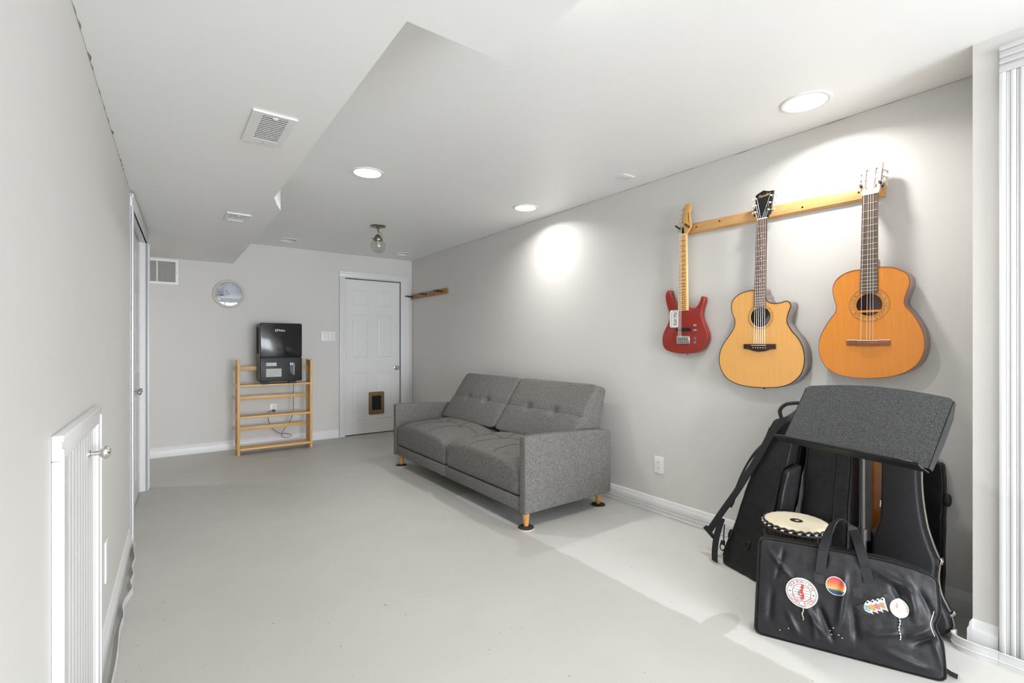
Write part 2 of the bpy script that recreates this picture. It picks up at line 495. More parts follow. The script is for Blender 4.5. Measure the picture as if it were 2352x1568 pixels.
def tag(o, label, cat, group=None):
    o['label'] = label; o['category'] = cat
    if group: o['group'] = group
    return o
def thing(name, label, cat, xf=None, loc=(0, 0, 0), rz=0, group=None):
    o = bpy.data.objects.new(name, None); col.objects.link(o); o.empty_display_size = 0.05
    o.matrix_world = xf if xf is not None else Matrix.Translation(loc) @ Matrix.Rotation(rz, 4, 'Z')
    return tag(o, label, cat, group)
def struct(name, mb, mat, parent=None, label=None, smooth=35):
    o = put(name, mb, mat, parent, smooth)
    if parent is None: o['kind'] = 'structure'
    if label: o['label'] = label
    return o
def struct_empty(name, label, xf):
    o = bpy.data.objects.new(name, None); col.objects.link(o); o.matrix_world = xf
    o['kind'] = 'structure'; o['label'] = label
    return o
def copy_part(src, parent, xf=None):
    c = src.copy(); col.objects.link(c); c.parent = parent
    if xf is not None: c.matrix_local = xf
    return c

def frame(x, y, z, o):
    m = Matrix.Identity(4)
    for i, a in enumerate((x, y, z)):
        for k in range(3): m[k][i] = a[k]
    for k in range(3): m[k][3] = o[k]
    return m
def on_right(y, z, x=XR):  return frame((0, -1, 0), (0, 0, 1), (-1, 0, 0), (x, y, z))   # local x right, y up, z out of the wall
def on_back(x, z, y=YB):   return frame((1, 0, 0), (0, 0, 1), (0, -1, 0), (x, y, z))
ANG_L = math.atan(0.0226)
def on_left(y, z, off=0.0):
    d = Vector((math.sin(ANG_L), math.cos(ANG_L), 0)); n = Vector((math.cos(ANG_L), -math.sin(ANG_L), 0))
    return frame(d, (0, 0, 1), n, Vector((xl(y), y, z)) + n * off)
def on_ceiling(x, y, z=ZC): return frame((1, 0, 0), (0, -1, 0), (0, 0, -1), (x, y, z))

def circle(cx, cy, r, n=32, ry=None):
    ry = r if ry is None else ry
    return [(cx + r * math.cos(2 * math.pi * i / n), cy + ry * math.sin(2 * math.pi * i / n)) for i in range(n)]
def rrect(x0, x1, y0, y1, r, n=5):
    out = []
    for cx, cy, a0 in ((x1 - r, y1 - r, 0), (x0 + r, y1 - r, 90), (x0 + r, y0 + r, 180), (x1 - r, y0 + r, 270)):
        for i in range(n + 1):
            a = R(a0 + 90 * i / n); out.append((cx + r * math.cos(a), cy + r * math.sin(a)))
    return out
def smooth_loop(pts, sub=4, closed=True):
    P = [Vector(p) for p in pts]; n = len(P); out = []
    for i in range(n if closed else n - 1):
        g = (lambda k: P[k % n]) if closed else (lambda k: P[max(0, min(n - 1, k))])
        p0, p1, p2, p3 = g(i - 1), g(i), g(i + 1), g(i + 2)
        for s in range(sub):
            t = s / sub
            out.append(0.5 * ((2 * p1) + (p2 - p0) * t + (2 * p0 - 5 * p1 + 4 * p2 - p3) * t * t + (3 * p1 - p0 - 3 * p2 + p3) * t ** 3))
    if not closed: out.append(P[-1])
    return [tuple(v) for v in out]

_txt = {}
def text_polys(s, size, align='CENTER', font_shear=0.0):
    """letters as flat polygons: (verts2d, faces)"""
    cu = bpy.data.curves.new('t', 'FONT'); cu.body = s; cu.size = size; cu.align_x = align; cu.align_y = 'CENTER'
    cu.shear = font_shear; cu.resolution_u = 3; cu.fill_mode = 'FRONT'
    ob = bpy.data.objects.new('t', cu)
    me = ob.to_mesh()
    vs_ = [(v.co.x, v.co.y) for v in me.vertices]; fs = [tuple(p.vertices) for p in me.polygons]
    ob.to_mesh_clear(); bpy.data.objects.remove(ob); bpy.data.curves.remove(cu)
    return vs_, fs
def add_text(mb, s, size, f, shear=0.0, align='CENTER'):
    """f maps (x, y) of the text to a 3-D point"""
    vs_, fs = text_polys(s, size, align, shear)
    V = [mb.bm.verts.new(f(x, y)) for x, y in vs_]
    for q in fs:
        try: mb.bm.faces.new([V[i] for i in q])
        except ValueError: pass
    return mb

# ================================================================== THE ROOM
XO = -2.4                                             # far side of the passage beyond the closet
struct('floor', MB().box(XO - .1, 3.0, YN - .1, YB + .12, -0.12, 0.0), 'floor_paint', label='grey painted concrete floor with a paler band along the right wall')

LIGHTS = [(1.13, 3.19, 1), (2.50, 3.215, 1), (2.49, 1.02, 1), (1.146, 5.764, 0), (2.505, 5.784, 0), (1.13, 1.02, 1), (1.13, -1.15, 1), (1.13, -3.3, 1)]  # last two are added unseen lamps, extra fill behind the camera
CAN_R = 0.090
mb = MB()
t = bmesh.new(); edges = []
for loop in ([(0.3, YN - .1), (3.0, YN - .1), (3.0, YB + .12), (0.3, YB + .12)], *[circle(x, y, CAN_R, 40) for x, y, _ in LIGHTS]):
    L = [t.verts.new((a, b, ZC)) for a, b in loop]
    edges += [t.edges.new((L[i], L[(i + 1) % len(L)])) for i in range(len(L))]
bmesh.ops.triangle_fill(t, use_beauty=True, use_dissolve=False, edges=edges)
mb._merge(t)
struct('ceiling', mb, 'ceiling_paint', label='smooth white painted ceiling', smooth=0)
# the dropped soffit: one L-shaped box with a splayed step in its edge
sof = [(XO, YB), (0.66, YB), (0.66, 3.56), (0.612, 3.42), (0.57, 3.27), (0.56, 1.265), (0.90, 1.265), (0.90, YN), (XO, YN)]
struct('ceiling_soffit', MB().prism(sof, ZS, ZC + .06), 'ceiling_paint', label='dropped white ceiling soffit along the left side', smooth=0)

# left wall (slightly out of square), with the closet opening
mb = MB()
mb.prism([(xl(YN), YN), (xl(3.6), 3.6), (-0.143, 3.68), (-0.27, 3.68), (-0.42, YN)], 0, ZS)
mb.prism([(-0.143, 3.68), (-0.097, 4.88), (-0.27, 4.88), (-0.27, 3.68)], 2.02, ZS)
mb.prism([(-0.097, 4.88), (-0.093, 4.98), (-0.27, 4.98), (-0.27, 4.88)], 0, ZS)
struct('wall_left', mb, 'wall_paint', label='light grey wall close on the left with low access door', smooth=0)
struct('wall_passage', MB().box(XO, -0.27, 4.88, 4.98, 0, ZS).box(XO - .1, XO, 4.88, YB + .1, 0, ZS).box(-.9, -.85, 3.6, 4.9, 0, ZS), 'wall_paint', label='grey wall of the passage past the closet', smooth=0)
# back wall with the door opening
DX0, DX1, DZ = 1.905, 2.662, 2.035
struct('wall_back', MB().box(XO - .1, DX0, YB, YB + .12, 0, ZC).box(DX1, XR + .17, YB, YB + .12, 0, ZC).box(DX0, DX1, YB, YB + .12, DZ, ZC), 'wall_paint', label='grey far wall with white door and round clock', smooth=0)
struct('wall_right', MB().box(XR, XR + .17, 0.30, YB + .12, 0, ZC), 'wall_paint', label='grey right wall carrying the guitars', smooth=0)
XP, YP = 2.54, 0.444
struct('wall_pier', MB().box(XP, XR + .17, YN, YP, 0, ZC), 'wall_paint', label='grey pier at the right edge', smooth=0)
# wall behind the camera with a glazed door that lets the daylight in
WX0, WX1, WZ = 0.25, 2.45, 2.04
struct('wall_rear', MB().box(XO, WX0, YN - .1, YN, 0, ZC).box(WX1, 3.0, YN - .1, YN, 0, ZC).box(WX0, WX1, YN - .1, YN, WZ, ZC), 'wall_paint', label='grey wall behind the camera with a glazed door', smooth=0)
w = struct_empty('window_1', 'glazed white patio door behind the camera', Matrix.Translation((WX0, YN - .05, 0)))
fw = MB()
W = WX1 - WX0
for a, b in ((0, .07), (W / 2 - .04, W / 2 + .04), (W - .07, W)): fw.box(a, b, -.03, .03, 0, WZ, .004)
fw.box(.07, W / 2 - .04, -.028, .028, 0, .09, .004).box(W / 2 + .04, W - .07, -.028, .028, 0, .09, .004)
fw.box(.07, W / 2 - .04, -.028, .028, WZ - .08, WZ, .004).box(W / 2 + .04, W - .07, -.028, .028, WZ - .08, WZ, .004)
put('window_frame', fw, 'trim_paint', w)
put('pane', MB().box(.07, W / 2 - .04, -.004, .004, .09, WZ - .08), 'window_glass', w)
put('pane', MB().box(W / 2 + .04, W - .07, -.004, .004, .09, WZ - .08), 'window_glass', w)

# ---- baseboards: moulded profile swept along the wall
def base_profile(h=0.105, th=0.014):
    return [(0, 0), (th, 0), (th, h * .66), (th * .9, h * .70), (th * .62, h * .76), (th * .55, h * .88), (th * .28, h * .96), (0, h)]
def sweep(prof, p0, p1, n):
    """profile (out of the wall, up) from p0 to p1; n = direction out of the wall"""
    mb = MB(); p0, p1, n = Vector((*p0, 0)), Vector((*p1, 0)), Vector((*n, 0)).normalized()
    A = [mb.bm.verts.new(p0 + n * a + Vector((0, 0, b))) for a, b in prof]
    B = [mb.bm.verts.new(p1 + n * a + Vector((0, 0, b))) for a, b in prof]
    k = len(prof)
    for i in range(k): mb.bm.faces.new((A[i], A[(i + 1) % k], B[(i + 1) % k], B[i]))
    mb.bm.faces.new(A[::-1]); mb.bm.faces.new(B)
    return mb
struct('baseboard_back', sweep(base_profile(), (XO, YB), (1.832, YB), (0, -1)), 'trim_paint', label='white baseboard along the far wall')
struct('baseboard_right', sweep(base_profile(), (XR, YP + .015), (XR, YB), (-1, 0)), 'trim_paint', label='white baseboard along the right wall')
struct('baseboard_left', sweep(base_profile(), (xl(2.142), 2.142), (xl(3.58), 3.58), (1, 0)), 'trim_paint', label='white baseboard along the left wall')
mb = sweep(base_profile(.12), (XP, YP), (XP, 0.371), (-1, 0)); mb2 = sweep(base_profile(.12), (XP - .014, YP), (XR, YP), (0, 1))
me = bpy.data.meshes.new('q'); mb2.bm.to_mesh(me); mb.bm.from_mesh(me)
struct('baseboard_pier', mb, 'trim_paint', label='white baseboard wrapping the pier corner')

# thin vinyl strips standing in front of the baseboards
def strip(name, pts, h, label, th=0.004, ridges=True, wob=0.0, mat='vinyl'):
    mb = MB(); P = [Vector((*p, 0)) for p in pts]; n = len(P); rows = []
    prof = [(0, 0), (th, 0), (th, h * .30), (th * 1.9, h * .36), (th, h * .42), (th, h * .93), (th * 1.8, h * .97), (th, h), (0, h)] if ridges else [(0, 0), (th, 0), (th, h), (0, h)]
    for i in range(n):
        t = (P[min(n - 1, i + 1)] - P[max(0, i - 1)]).normalized(); nn = Vector((-t.y, t.x, 0))
        dz = wob * (0.5 + 0.5 * math.sin(i * 1.7))
        rows.append([mb.bm.verts.new(P[i] + nn * a + Vector((0, 0, b + dz))) for a, b in prof])
    k = len(prof)
    for A, B in zip(rows, rows[1:]):
        for j in range(k): mb.bm.faces.new((A[j], A[(j + 1) % k], B[(j + 1) % k], B[j]))
    mb.bm.faces.new(rows[0][::-1]); mb.bm.faces.new(rows[-1])
    o = struct(name, mb, mat, label=label); return o
strip('trim_1', [(2.792, 0.62), (2.789, 1.5), (2.786, 2.5), (2.79, 4.0), (2.79, 6.18)], 0.044, 'thin white vinyl strip at the foot of the right baseboard')
strip('trim_2', smooth_loop([(2.478, -1.2), (2.485, 0.2), (2.488, 0.36), (2.484, 0.43), (2.492, 0.475), (2.515, 0.497), (2.545, 0.49)], 6, False)[::1], 0.052, 'white vinyl strip curling round the foot of the pier')
pl = [(xl(1.35) + .050, 1.35), (xl(1.7) + .052, 1.7), (xl(2.05) + .050, 2.05), (xl(2.3) + .050, 2.3), (xl(2.5) + .042, 2.5), (xl(2.62) + .046, 2.62), (xl(2.72) + .036, 2.72), (xl(2.80) + .042, 2.80), (xl(2.9) + .060, 2.9), (xl(2.98) + .046, 2.98), (xl(3.08) + .054, 3.08), (xl(3.18) + .04, 3.18), (xl(3.3) + .046, 3.3), (xl(3.42) + .034, 3.42), (xl(3.56) + .03, 3.56)]
strip('trim_3', smooth_loop(pl, 5, False), 0.030, 'loose wavy white vinyl strip peeling from the left baseboard', th=.003, ridges=False, wob=.004)

# ---- door casings
def casing(name, xf, x0, x1, y0, y1, label, side=None, th=0.018):
    """a flat board with a raised outer back band and a beaded inner edge (vertical or horizontal)"""
    mb = MB().box(x0, x1, y0, y1, 0, th * .72, .002)
    if side == 'L': mb.box(x0, x0 + .022, y0, y1, 0, th, .004).box(x1 - .012, x1, y0, y1, 0, th * .9, .003)
    elif side == 'R': mb.box(x1 - .022, x1, y0, y1, 0, th, .004).box(x0, x0 + .012, y0, y1, 0, th * .9, .003)
    elif side == 'T': mb.box(x0, x1, y1 - .022, y1, 0, th, .004).box(x0 + .05, x1 - .05, y0, y0 + .012, 0, th * .9, .003)
    o = put(name, mb, 'trim_paint', xf=xf); o['kind'] = 'structure'; o['label'] = label
    return o
F = on_back(0, 0)
casing('trim_4', F, 1.836, 1.908, 0, 2.044, 'white left casing of the far door', 'L')
casing('trim_5', F, 2.660, 2.780, 0, 2.044, 'white right casing of the far door', 'R')
casing('trim_6', F, 1.836, 2.780, 2.044, 2.120, 'white head casing of the far door', 'T')

# ---- the far door: six moulded panels, knob, pet flap
def panel_door(root, w, h, mat, cols, rows, th=.034):
    put('slab', MB().box(0, w, 0, h, -th, -.006), mat, root)
    st = MB(); xs = [c for c in cols]
    st.box(0, xs[0][0], 0, h, -.006, 0).box(xs[-1][1], w, 0, h, -.006, 0)
    for a, b in zip(xs, xs[1:]): st.box(a[1], b[0], 0, h, -.006, 0)
    ys = [0] + [v for r in rows for v in r] + [h]
    for (x0, x1) in xs:
        for k in range(0, len(ys), 2): st.box(x0, x1, ys[k], ys[k + 1], -.006, 0)
    put('stile_frame', st, mat, root, smooth=0)
    for (x0, x1) in xs:
        for (y0, y1) in rows:
            m = MB(); a = .010; b = .024
            m.bm.faces.new([m.bm.verts.new(p) for p in ((x0 + b, y0 + b, -.001), (x1 - b, y0 + b, -.001), (x1 - b, y1 - b, -.001), (x0 + b, y1 - b, -.001))])
            o = [(x0 + a, y0 + a), (x1 - a, y0 + a), (x1 - a, y1 - a), (x0 + a, y1 - a)]
            i_ = [(x0 + b, y0 + b), (x1 - b, y0 + b), (x1 - b, y1 - b), (x0 + b, y1 - b)]
            c_ = [(x0, y0), (x1, y0), (x1, y1), (x0, y1)]
            for k in range(4):
                k2 = (k + 1) % 4
                m.sheet([(*o[k], -.0058), (*o[k2], -.0058), (*i_[k2], -.001), (*i_[k], -.001)])
                m.sheet([(*c_[k], -.0004), (*c_[k2], -.0004), (*o[k2], -.0058), (*o[k], -.0058)])
            put('panel', m, mat, root, smooth=0)
d = struct_empty('door_1', 'white six panel door with pet flap in the far wall', on_back(1.914, 0.012, YB + .012))
DW = 0.738
panel_door(d, DW, 2.012, 'door_paint', [(.10, .305), (.43, .635)], [(.16, .80), (.995, 1.565), (1.675, 1.885)])
kb = MB().lathe([(0, .062), (.018, .060), (.026, .050), (.026, .040), (.014, .030), (.011, .012), (.030, .008), (.031, 0)], 24, (.688, .852, 0))
put('door_knob', kb, 'nickel', d)
pf = put('pet_flap', MB().prism(rrect(.305, .515, .243, .540, .02), 0, .016, [rrect(.348, .474, .298, .488, .006)], bev=.003), 'bronze_plastic', d)
put('flap', MB().box(.348, .474, .298, .488, .001, .005), 'smoke_flap', pf)
struct('trim_7', MB().box(DX0 - .02, DX1 + .02, YB + .055, YB + .075, 0, DZ + .02), 'gap_shade', label='near-black sheet painting the shade round the far door')  # black sheet behind the slab paints the shade in the door gap

# ---- closet bifold doors in the left wall, casing round them
def closet_frame(y, off=0.0):                        # follows the closet stretch of the wall
    p0, p1 = Vector((-0.143, 3.68, 0)), Vector((-0.097, 4.88, 0))
    dd = (p1 - p0).normalized(); n = Vector((dd.y, -dd.x, 0))
    return frame(dd, (0, 0, 1), n, p0 + dd * (y - 3.68) + n * off)
CF = closet_frame(3.68)
casing('trim_8', CF, -.070, .0, 0, 2.00, 'near white casing of the closet doors', 'L')
casing('trim_9', CF, 1.20, 1.275, 0, 2.00, 'far white casing of the closet doors', 'R', th=.026)
casing('trim_10', CF, -.070, 1.275, 2.00, 2.072, 'white head casing above the closet doors', 'T')
struct('trim_11', MB().prism([(0, 0), (.012, 0), (.012, 2.0), (0, 2.0)], -.10, 0, f=lambda c: CF @ c).prism([(1.188, 0), (1.2, 0), (1.2, 2.0), (1.188, 2.0)], -.10, 0, f=lambda c: CF @ c).prism([(0, 2.0), (1.2, 2.0), (1.2, 2.02), (0, 2.02)], -.10, 0, f=lambda c: CF @ c), 'trim_paint', label='white jambs of the closet opening')
# leaves: near leaf stands a touch proud of the far leaf
for i, (y0, off, kx, nm) in enumerate(((3.695, -.030, .50, 'near'), (4.290, -.036, .10, 'far'))):
    dd = struct_empty('door_%d' % (i + 2), 'white panelled bifold closet leaf, the %s one' % nm, closet_frame(y0, off) @ Matrix.Translation((0, .012, 0)))
    panel_door(dd, .575, 1.972, 'door_paint', [(.095, .250), (.325, .480)], [(.16, .78), (.95, 1.55), (1.65, 1.86)], th=.028)
    put('knob', MB().lathe([(0, .050), (.012, .049), (.0175, .041), (.017, .033), (.008, .024), (.0065, .008), (.012, 0)], 20, (kx, .835, 0)), 'nickel', dd)
struct('wall_closet', MB().box(-.85, -.84, 3.5, 4.98, 0, ZS), 'gap_shade', label='closet back painted near-black for its shade')  # closet back coloured near-black to stand for the shade inside

# ---- low access door in the left wall
A = struct_empty('door_4', 'low white access door with round knob in the left wall', on_left(1.464, 0))
PW, PH, PT = 0.676, 0.976, 0.018
put('casing', MB().box(0, .058, 0, PH - .058, 0, PT, .003).box(0, .016, 0, PH - .03, PT * .8, PT + .004, .003), 'trim_paint', A)
put('casing', MB().box(PW - .058, PW, 0, PH - .058, 0, PT, .003).box(PW - .016, PW, 0, PH - .03, PT * .8, PT + .004, .003), 'trim_paint', A)
put('casing', MB().box(0, PW, PH - .058, PH, 0, PT, .003).box(0, PW, PH - .016, PH, PT * .8, PT + .004, .003).box(.05, PW - .05, PH - .066, PH - .056, 0, PT * .7, .003), 'trim_paint', A)
put('panel_stop', MB().box(PW - .074, PW - .058, 0, PH - .058, 0, PT * .55, .002).box(.058, .068, 0, PH - .058, 0, PT * .55, .002), 'trim_paint', A)
for k in range(11):                                   # narrow vertical boards
    a = .068 + k * .0485
    put('board', MB().box(a + .0012, a + .0475, .01, PH - .066, 0, .007, .0022), 'trim_paint', A)
put('knob', MB().lathe([(0, .060), (.011, .059), (.019, .051), (.0205, .044), (.016, .037), (.0075, .030), (.006, .012), (.011, .009), (.012, .006)], 24, (.505, .842, 0)), 'chrome', A)

# ---- fluted casing of the doorway in the pier
mb = MB()
for a, b, t_ in ((0, .018, .020), (.018, .030, .013), (.030, .044, .017), (.044, .054, .012), (.054, .068, .017), (.068, .078, .012), (.078, .100, .020)):
    mb.box(a, b, 0, 2.19, 0, t_, .0025)
o = put('trim_12', mb, 'trim_paint', xf=on_right(0.369, 0, XP)); o['kind'] = 'structure'; o['label'] = 'fluted white door casing on the pier'
mb = MB()
for a, b, t_ in ((0, .018, .020), (.018, .030, .013), (.030, .044, .017), (.044, .054, .012), (.054, .068, .017), (.068, .078, .012), (.078, .100, .020)):
    mb.box(0, .98, 2.29 - b, 2.29 - a, 0, t_, .0025)
o = put('trim_13', mb, 'trim_paint', xf=on_right(0.369, 0, XP)); o['kind'] = 'structure'; o['label'] = 'fluted white head casing on the pier'
dd = struct_empty('door_5', 'white door in the pier', on_right(0.269, 0.01, XP - .006))
panel_door(dd, .78, 2.17, 'door_paint', [(.11, .33), (.45, .67)], [(.18, .85), (1.05, 1.68), (1.8, 2.03)], th=.005)

# ================================================================== RECESSED LIGHTS
LNAME = {0: 'lit white recessed downlight nearest the soffit edge', 1: 'lit white recessed downlight above the grey sofa', 2: 'lit white recessed downlight above the guitars',
         3: 'unlit white recessed downlight nearest the soffit by far wall', 4: 'unlit white recessed downlight in the far right ceiling corner',
         5: 'lit white recessed downlight just out of view overhead', 6: 'added unseen downlight behind the camera for fill', 7: 'added unseen downlight nearest the glazed door for fill'}
ring = can = lens = off_l = None
for i, (x, y, lit) in enumerate(LIGHTS):
    t_ = thing('recessed_light', LNAME[i], 'light', on_ceiling(x, y), group='recessed ceiling lights')
    if ring is None:
        ring = put('trim_ring', MB().lathe([(.0885, 0), (.0885, .004), (.093, .006), (.104, .005), (.107, .002), (.107, -.0005), (.0885, -.0005)], 48), 'white_plastic', t_)
        can = put('baffle', MB().lathe([(.0885, .003), (.086, -.055), (0, -.056)], 48), 'white_plastic', t_)
    else: copy_part(ring, t_); copy_part(can, t_)
    if lit:
        if lens is None: lens = put('lens', MB().lathe([(0, -.014), (.084, -.014), (.0865, -.022)], 48), 'lens_lit', t_)
        else: copy_part(lens, t_)
        la = bpy.data.lights.new('downlight', 'AREA'); la.shape = 'DISK'; la.size = .11; la.energy = LENS_WATT
        la.color = (1.0, .985, .965); la.spread = R(148)
        lo = bpy.data.objects.new('downlight', la); col.objects.link(lo); lo.location = (x, y, ZC + .012)
    else:
        if off_l is None: off_l = put('lens', MB().lathe([(0, -.012), (.03, -.014), (.055, -.024), (.060, -.040), (.084, -.046)], 40), 'lens_off', t_)
        else: copy_part(off_l, t_)

# an added, unseen light past the closet, there to brighten the far walls
t_ = thing('passage_fill', 'added unseen round fill light past the closet', 'light', on_ceiling(-1.25, 5.6, ZS))
put('pan', MB().lathe([(0, 0), (.15, 0), (.15, .02), (.14, .03), (.135, .02)], 40), 'white_plastic', t_)
put('diffuser', MB().lathe([(.135, .02), (.125, .045), (.09, .06), (0, .066)], 40), 'lens_lit', t_)
la = bpy.data.lights.new('passage_fill_lamp', 'AREA'); la.shape = 'DISK'; la.size = .24; la.energy = FILL_WATT; la.color = (1.0, .985, .965)
lo = bpy.data.objects.new('passage_fill_lamp', la); col.objects.link(lo); lo.location = (-1.25, 5.6, ZS - .07)

# ================================================================== VENTS, PLATES, OUTLETS
def louvre_vent(label, xf, w, h, ix0, ix1, iy0, iy1, n, lever=True, bars=(), tilt=38, closed_from=None, cat='vent', name='ceiling_vent', sm='white_plastic'):
    t_ = thing(name, label, cat, xf)
    cols_ = [ix0] + [b for q in bars for b in q] + [ix1]
    holes = [[(cols_[k], iy0), (cols_[k + 1], iy0), (cols_[k + 1], iy1), (cols_[k], iy1)] for k in range(0, len(cols_), 2)]
    put('faceplate', MB().prism(rrect(0, w, 0, h, .003, 2), .0, .008, holes, bev=.003), 'white_plastic', t_, smooth=0)
    put('duct_shade_sheet', MB().box(ix0 - .004, ix1 + .004, iy0 - .004, iy1 + .004, -.0015, -.0005), 'duct_shade', t_)  # thin dark sheet painting the shade behind the slats
    dy = (iy1 - iy0) / n; proto = {}
    for k in range(0, len(cols_), 2):
        a, b = cols_[k], cols_[k + 1]
        for j in range(n):
            y = iy0 + dy * (j + .5)
            key = round(b - a, 4)
            T = Matrix.Translation((a, y, .0052)) @ Matrix.Rotation(R(tilt if (closed_from is None or j >= closed_from) else 4), 4, 'X')
            if key not in proto: proto[key] = put('slat', MB().box(0.0005, b - a - .0005, -dy * .42, dy * .42, -.0006, .0006), sm, t_, smooth=0); proto[key].matrix_local = T
            else: copy_part(proto[key], t_, T)
    for x, y in ((w / 2, h - .010), (w / 2, .022)) if lever else ((w - .018, h / 2), (.018, h / 2)):
        put('screw', MB().lathe([(0, .0092), (.003, .009), (.0036, .008)], 10, (x, y, 0)), 'print_grey', t_)
    if lever: put('lever', MB().cyl((w * .52, iy1 - .012, .004), (w * .52, iy1 - .012, .011), .011, .010, 16), 'white_plastic', t_)
    return t_
# local y of the ceiling frame runs toward the camera
louvre_vent('large square white louvred vent in the near soffit', on_ceiling(0.288, 2.412, ZS), .163, .335, .040, .132, .053, .313, 14, tilt=36)
louvre_vent('small white vent with half closed louvres in the far soffit', on_ceiling(0.368, 4.060, ZS), .150, .255, .026, .124, .040, .225, 9, tilt=30, closed_from=4)
louvre_vent('white return air grille high on the far wall by the closet', on_back(-0.20, 1.812), .358, .268, .022, .330, .028, .240, 17, lever=False, bars=((.167, .180),), tilt=-52, name='return_grille', cat='vent', sm='strip_grey')

t_ = thing('cover_plate', 'small blank white cover plate on the ceiling near the right wall', 'plate', on_ceiling(2.591, 2.207))
put('plate', MB().prism(rrect(-.057, .057, -.035, .035, .004, 2), 0, .005, bev=.002), 'white_plastic', t_)
put('screw', MB().lathe([(0, .0065), (.0035, .006), (.004, .005)], 10, (.03, .0, 0)), 'print_grey', t_)
put('screw', MB().lathe([(0, .0065), (.0035, .006), (.004, .005)], 10, (-.03, .0, 0)), 'strip_grey', t_)

def outlet(label, xf, w=.076, h=.120):
    t_ = thing('wall_outlet', label, 'outlet', xf)
    put('plate', MB().prism(rrect(-w / 2, w / 2, -h / 2, h / 2, .004, 2), 0, .006, bev=.002), 'white_plastic', t_)
    for s in (-1, 1):
        cy = s * .0195
        r = put('receptacle', MB().prism(circle(0, cy, .0168, 24, .0145), .0055, .0078), 'white_plastic', t_)
        put('slot', MB().box(-.0075, -.0055, cy - .001, cy + .008, .0079, .0083), 'gap_shade', r)
        put('slot', MB().box(.0055, .0072, cy, cy + .007, .0079, .0083), 'gap_shade', r)
        put('ground_hole', MB().prism(circle(0, cy - .0075, .0025, 10), .0079, .0083), 'gap_shade', r)
    return t_
outlet('white duplex outlet low on the right wall beside the sofa', on_right(2.107, .335))
outlet('white duplex outlet behind the pine shelf', on_back(1.078, .425))
t_ = thing('light_switch', 'white three gang switch plate beside the far door', 'switch', on_back(1.702, 1.284))
put('plate', MB().prism(rrect(-.085, .085, -.058, .058, .004, 2), 0, .006, bev=.002), 'white_plastic', t_)
for k in (-1, 0, 1):
    s = put('toggle', MB().box(k * .046 - .005, k * .046 + .005, -.012, .012, .006, .008, .001).box(k * .046 - .004, k * .046 + .004, -.012, .002, .008, .016, .0015), 'white_plastic', t_)
    put('screw', MB().lathe([(0, .0072), (.003, .007), (.0035, .006)], 10, (k * .046, .030, 0)), 'print_grey', t_)
    put('screw', MB().lathe([(0, .0072), (.003, .007), (.0035, .006)], 10, (k * .046, -.030, 0)), 'print_grey', t_)
t_ = thing('wall_plate', 'white blank wall plate low on the left wall', 'plate', on_left(2.46, .335))
put('plate', MB().prism(rrect(-.038, .038, -.080, .080, .004, 2), 0, .006, bev=.002), 'white_plastic', t_)
put('screw', MB().lathe([(0, .0072), (.003, .007), (.0035, .006)], 10, (0, .03, 0)), 'strip_grey', t_)

# hairline gaps and old caulk where the walls meet the ceiling
def ragged(name, f, n, w0, w1, mat, label, seed):
    rnd = random.Random(seed); mb = MB(); A_ = []; B_ = []
    for k in range(n + 1):
        wd = w0 + (w1 - w0) * max(0.0, noise.noise(Vector((k * .23, seed, 0)))) * 2
        a, b = f(k / n, wd); A_.append(mb.bm.verts.new(a)); B_.append(mb.bm.verts.new(b))
    for k in range(n): mb.bm.faces.new((A_[k], A_[k + 1], B_[k + 1], B_[k]))
    return struct(name, mb, mat, label=label, smooth=0)
ragged('trim_14', lambda t, w_: ((xl(1.2 + 2.4 * t) + .0005, 1.2 + 2.4 * t, ZS - .0006), (xl(1.2 + 2.4 * t) + w_, 1.2 + 2.4 * t, ZS - .0006)), 160, .0012, .010, 'old_caulk', 'cracked grey caulk where the left wall meets the soffit', 3)
ragged('trim_15', lambda t, w_: ((XR - .0006, .46 + 5.7 * t, ZC - w_), (XR - .0006, .46 + 5.7 * t, ZC - .0001)), 200, .0016, .005, 'old_caulk', 'thin grey gap where the right wall meets the ceiling', 8)

# ================================================================== SOFA
# world axes: width along y, front faces -x
S = thing('sofa', 'grey tweed two seat sofa with tufted back against the right wall', 'sofa', loc=(2.22, 3.42, 0))
FX, HB = -0.38, 1.05                                   # front plane, half width (local)
put('base_frame', MB().box(FX + .004, .42, -HB + .065, -.004, .115, .205, .010, 3).box(FX + .004, .42, .004, HB - .065, .115, .205, .010, 3), 'sofa_fabric', S)
put('under_frame', MB().box(FX + .05, .40, -HB + .08, HB - .08, .108, .130), 'gap_shade', S)
def sofa_arm(s):
    mb = MB()
    def f(q):
        x = FX + (q.x + 1) / 2 * 0.785
        th = .034
        y = s * (HB - th) + q.y * th
        top = 0.600 - 0.032 * ((q.x + 1) / 2) ** 1.5 + .006 * math.sin((q.x + 1) / 2 * math.pi)
        z = .112 + (q.z + 1) / 2 * (top - .112)
        return Vector((x, y, z))
    # keep the rounding even in metres
    def g(q):
        return f(q)
    t = bmesh.new()
    n = 14
    prof = []
    for i in range(n + 1):
        u = i / n; x = FX + .785 * u
        prof.append((x, 0.602 - 0.034 * u ** 1.5))
    out = [(FX, .112)] + [(FX, .585)] + [(FX + .006, .597)] + prof[1:-1] + [(FX + .775, .560), (FX + .785, .545), (FX + .785, .135), (FX + .77, .118)]
    mb.prism(out, -.031, .031, bev=.009, f=lambda c: (c.x, s * (HB - .031) + c.z, c.y))
    o = put('arm', mb, 'sofa_fabric', S)
    return o
sofa_arm(-1); sofa_arm(1)

def gauss(x, y, sx, sy=None):
    sy = sx if sy is None else sy
    return math.exp(-(x * x) / (2 * sx * sx) - (y * y) / (2 * sy * sy))

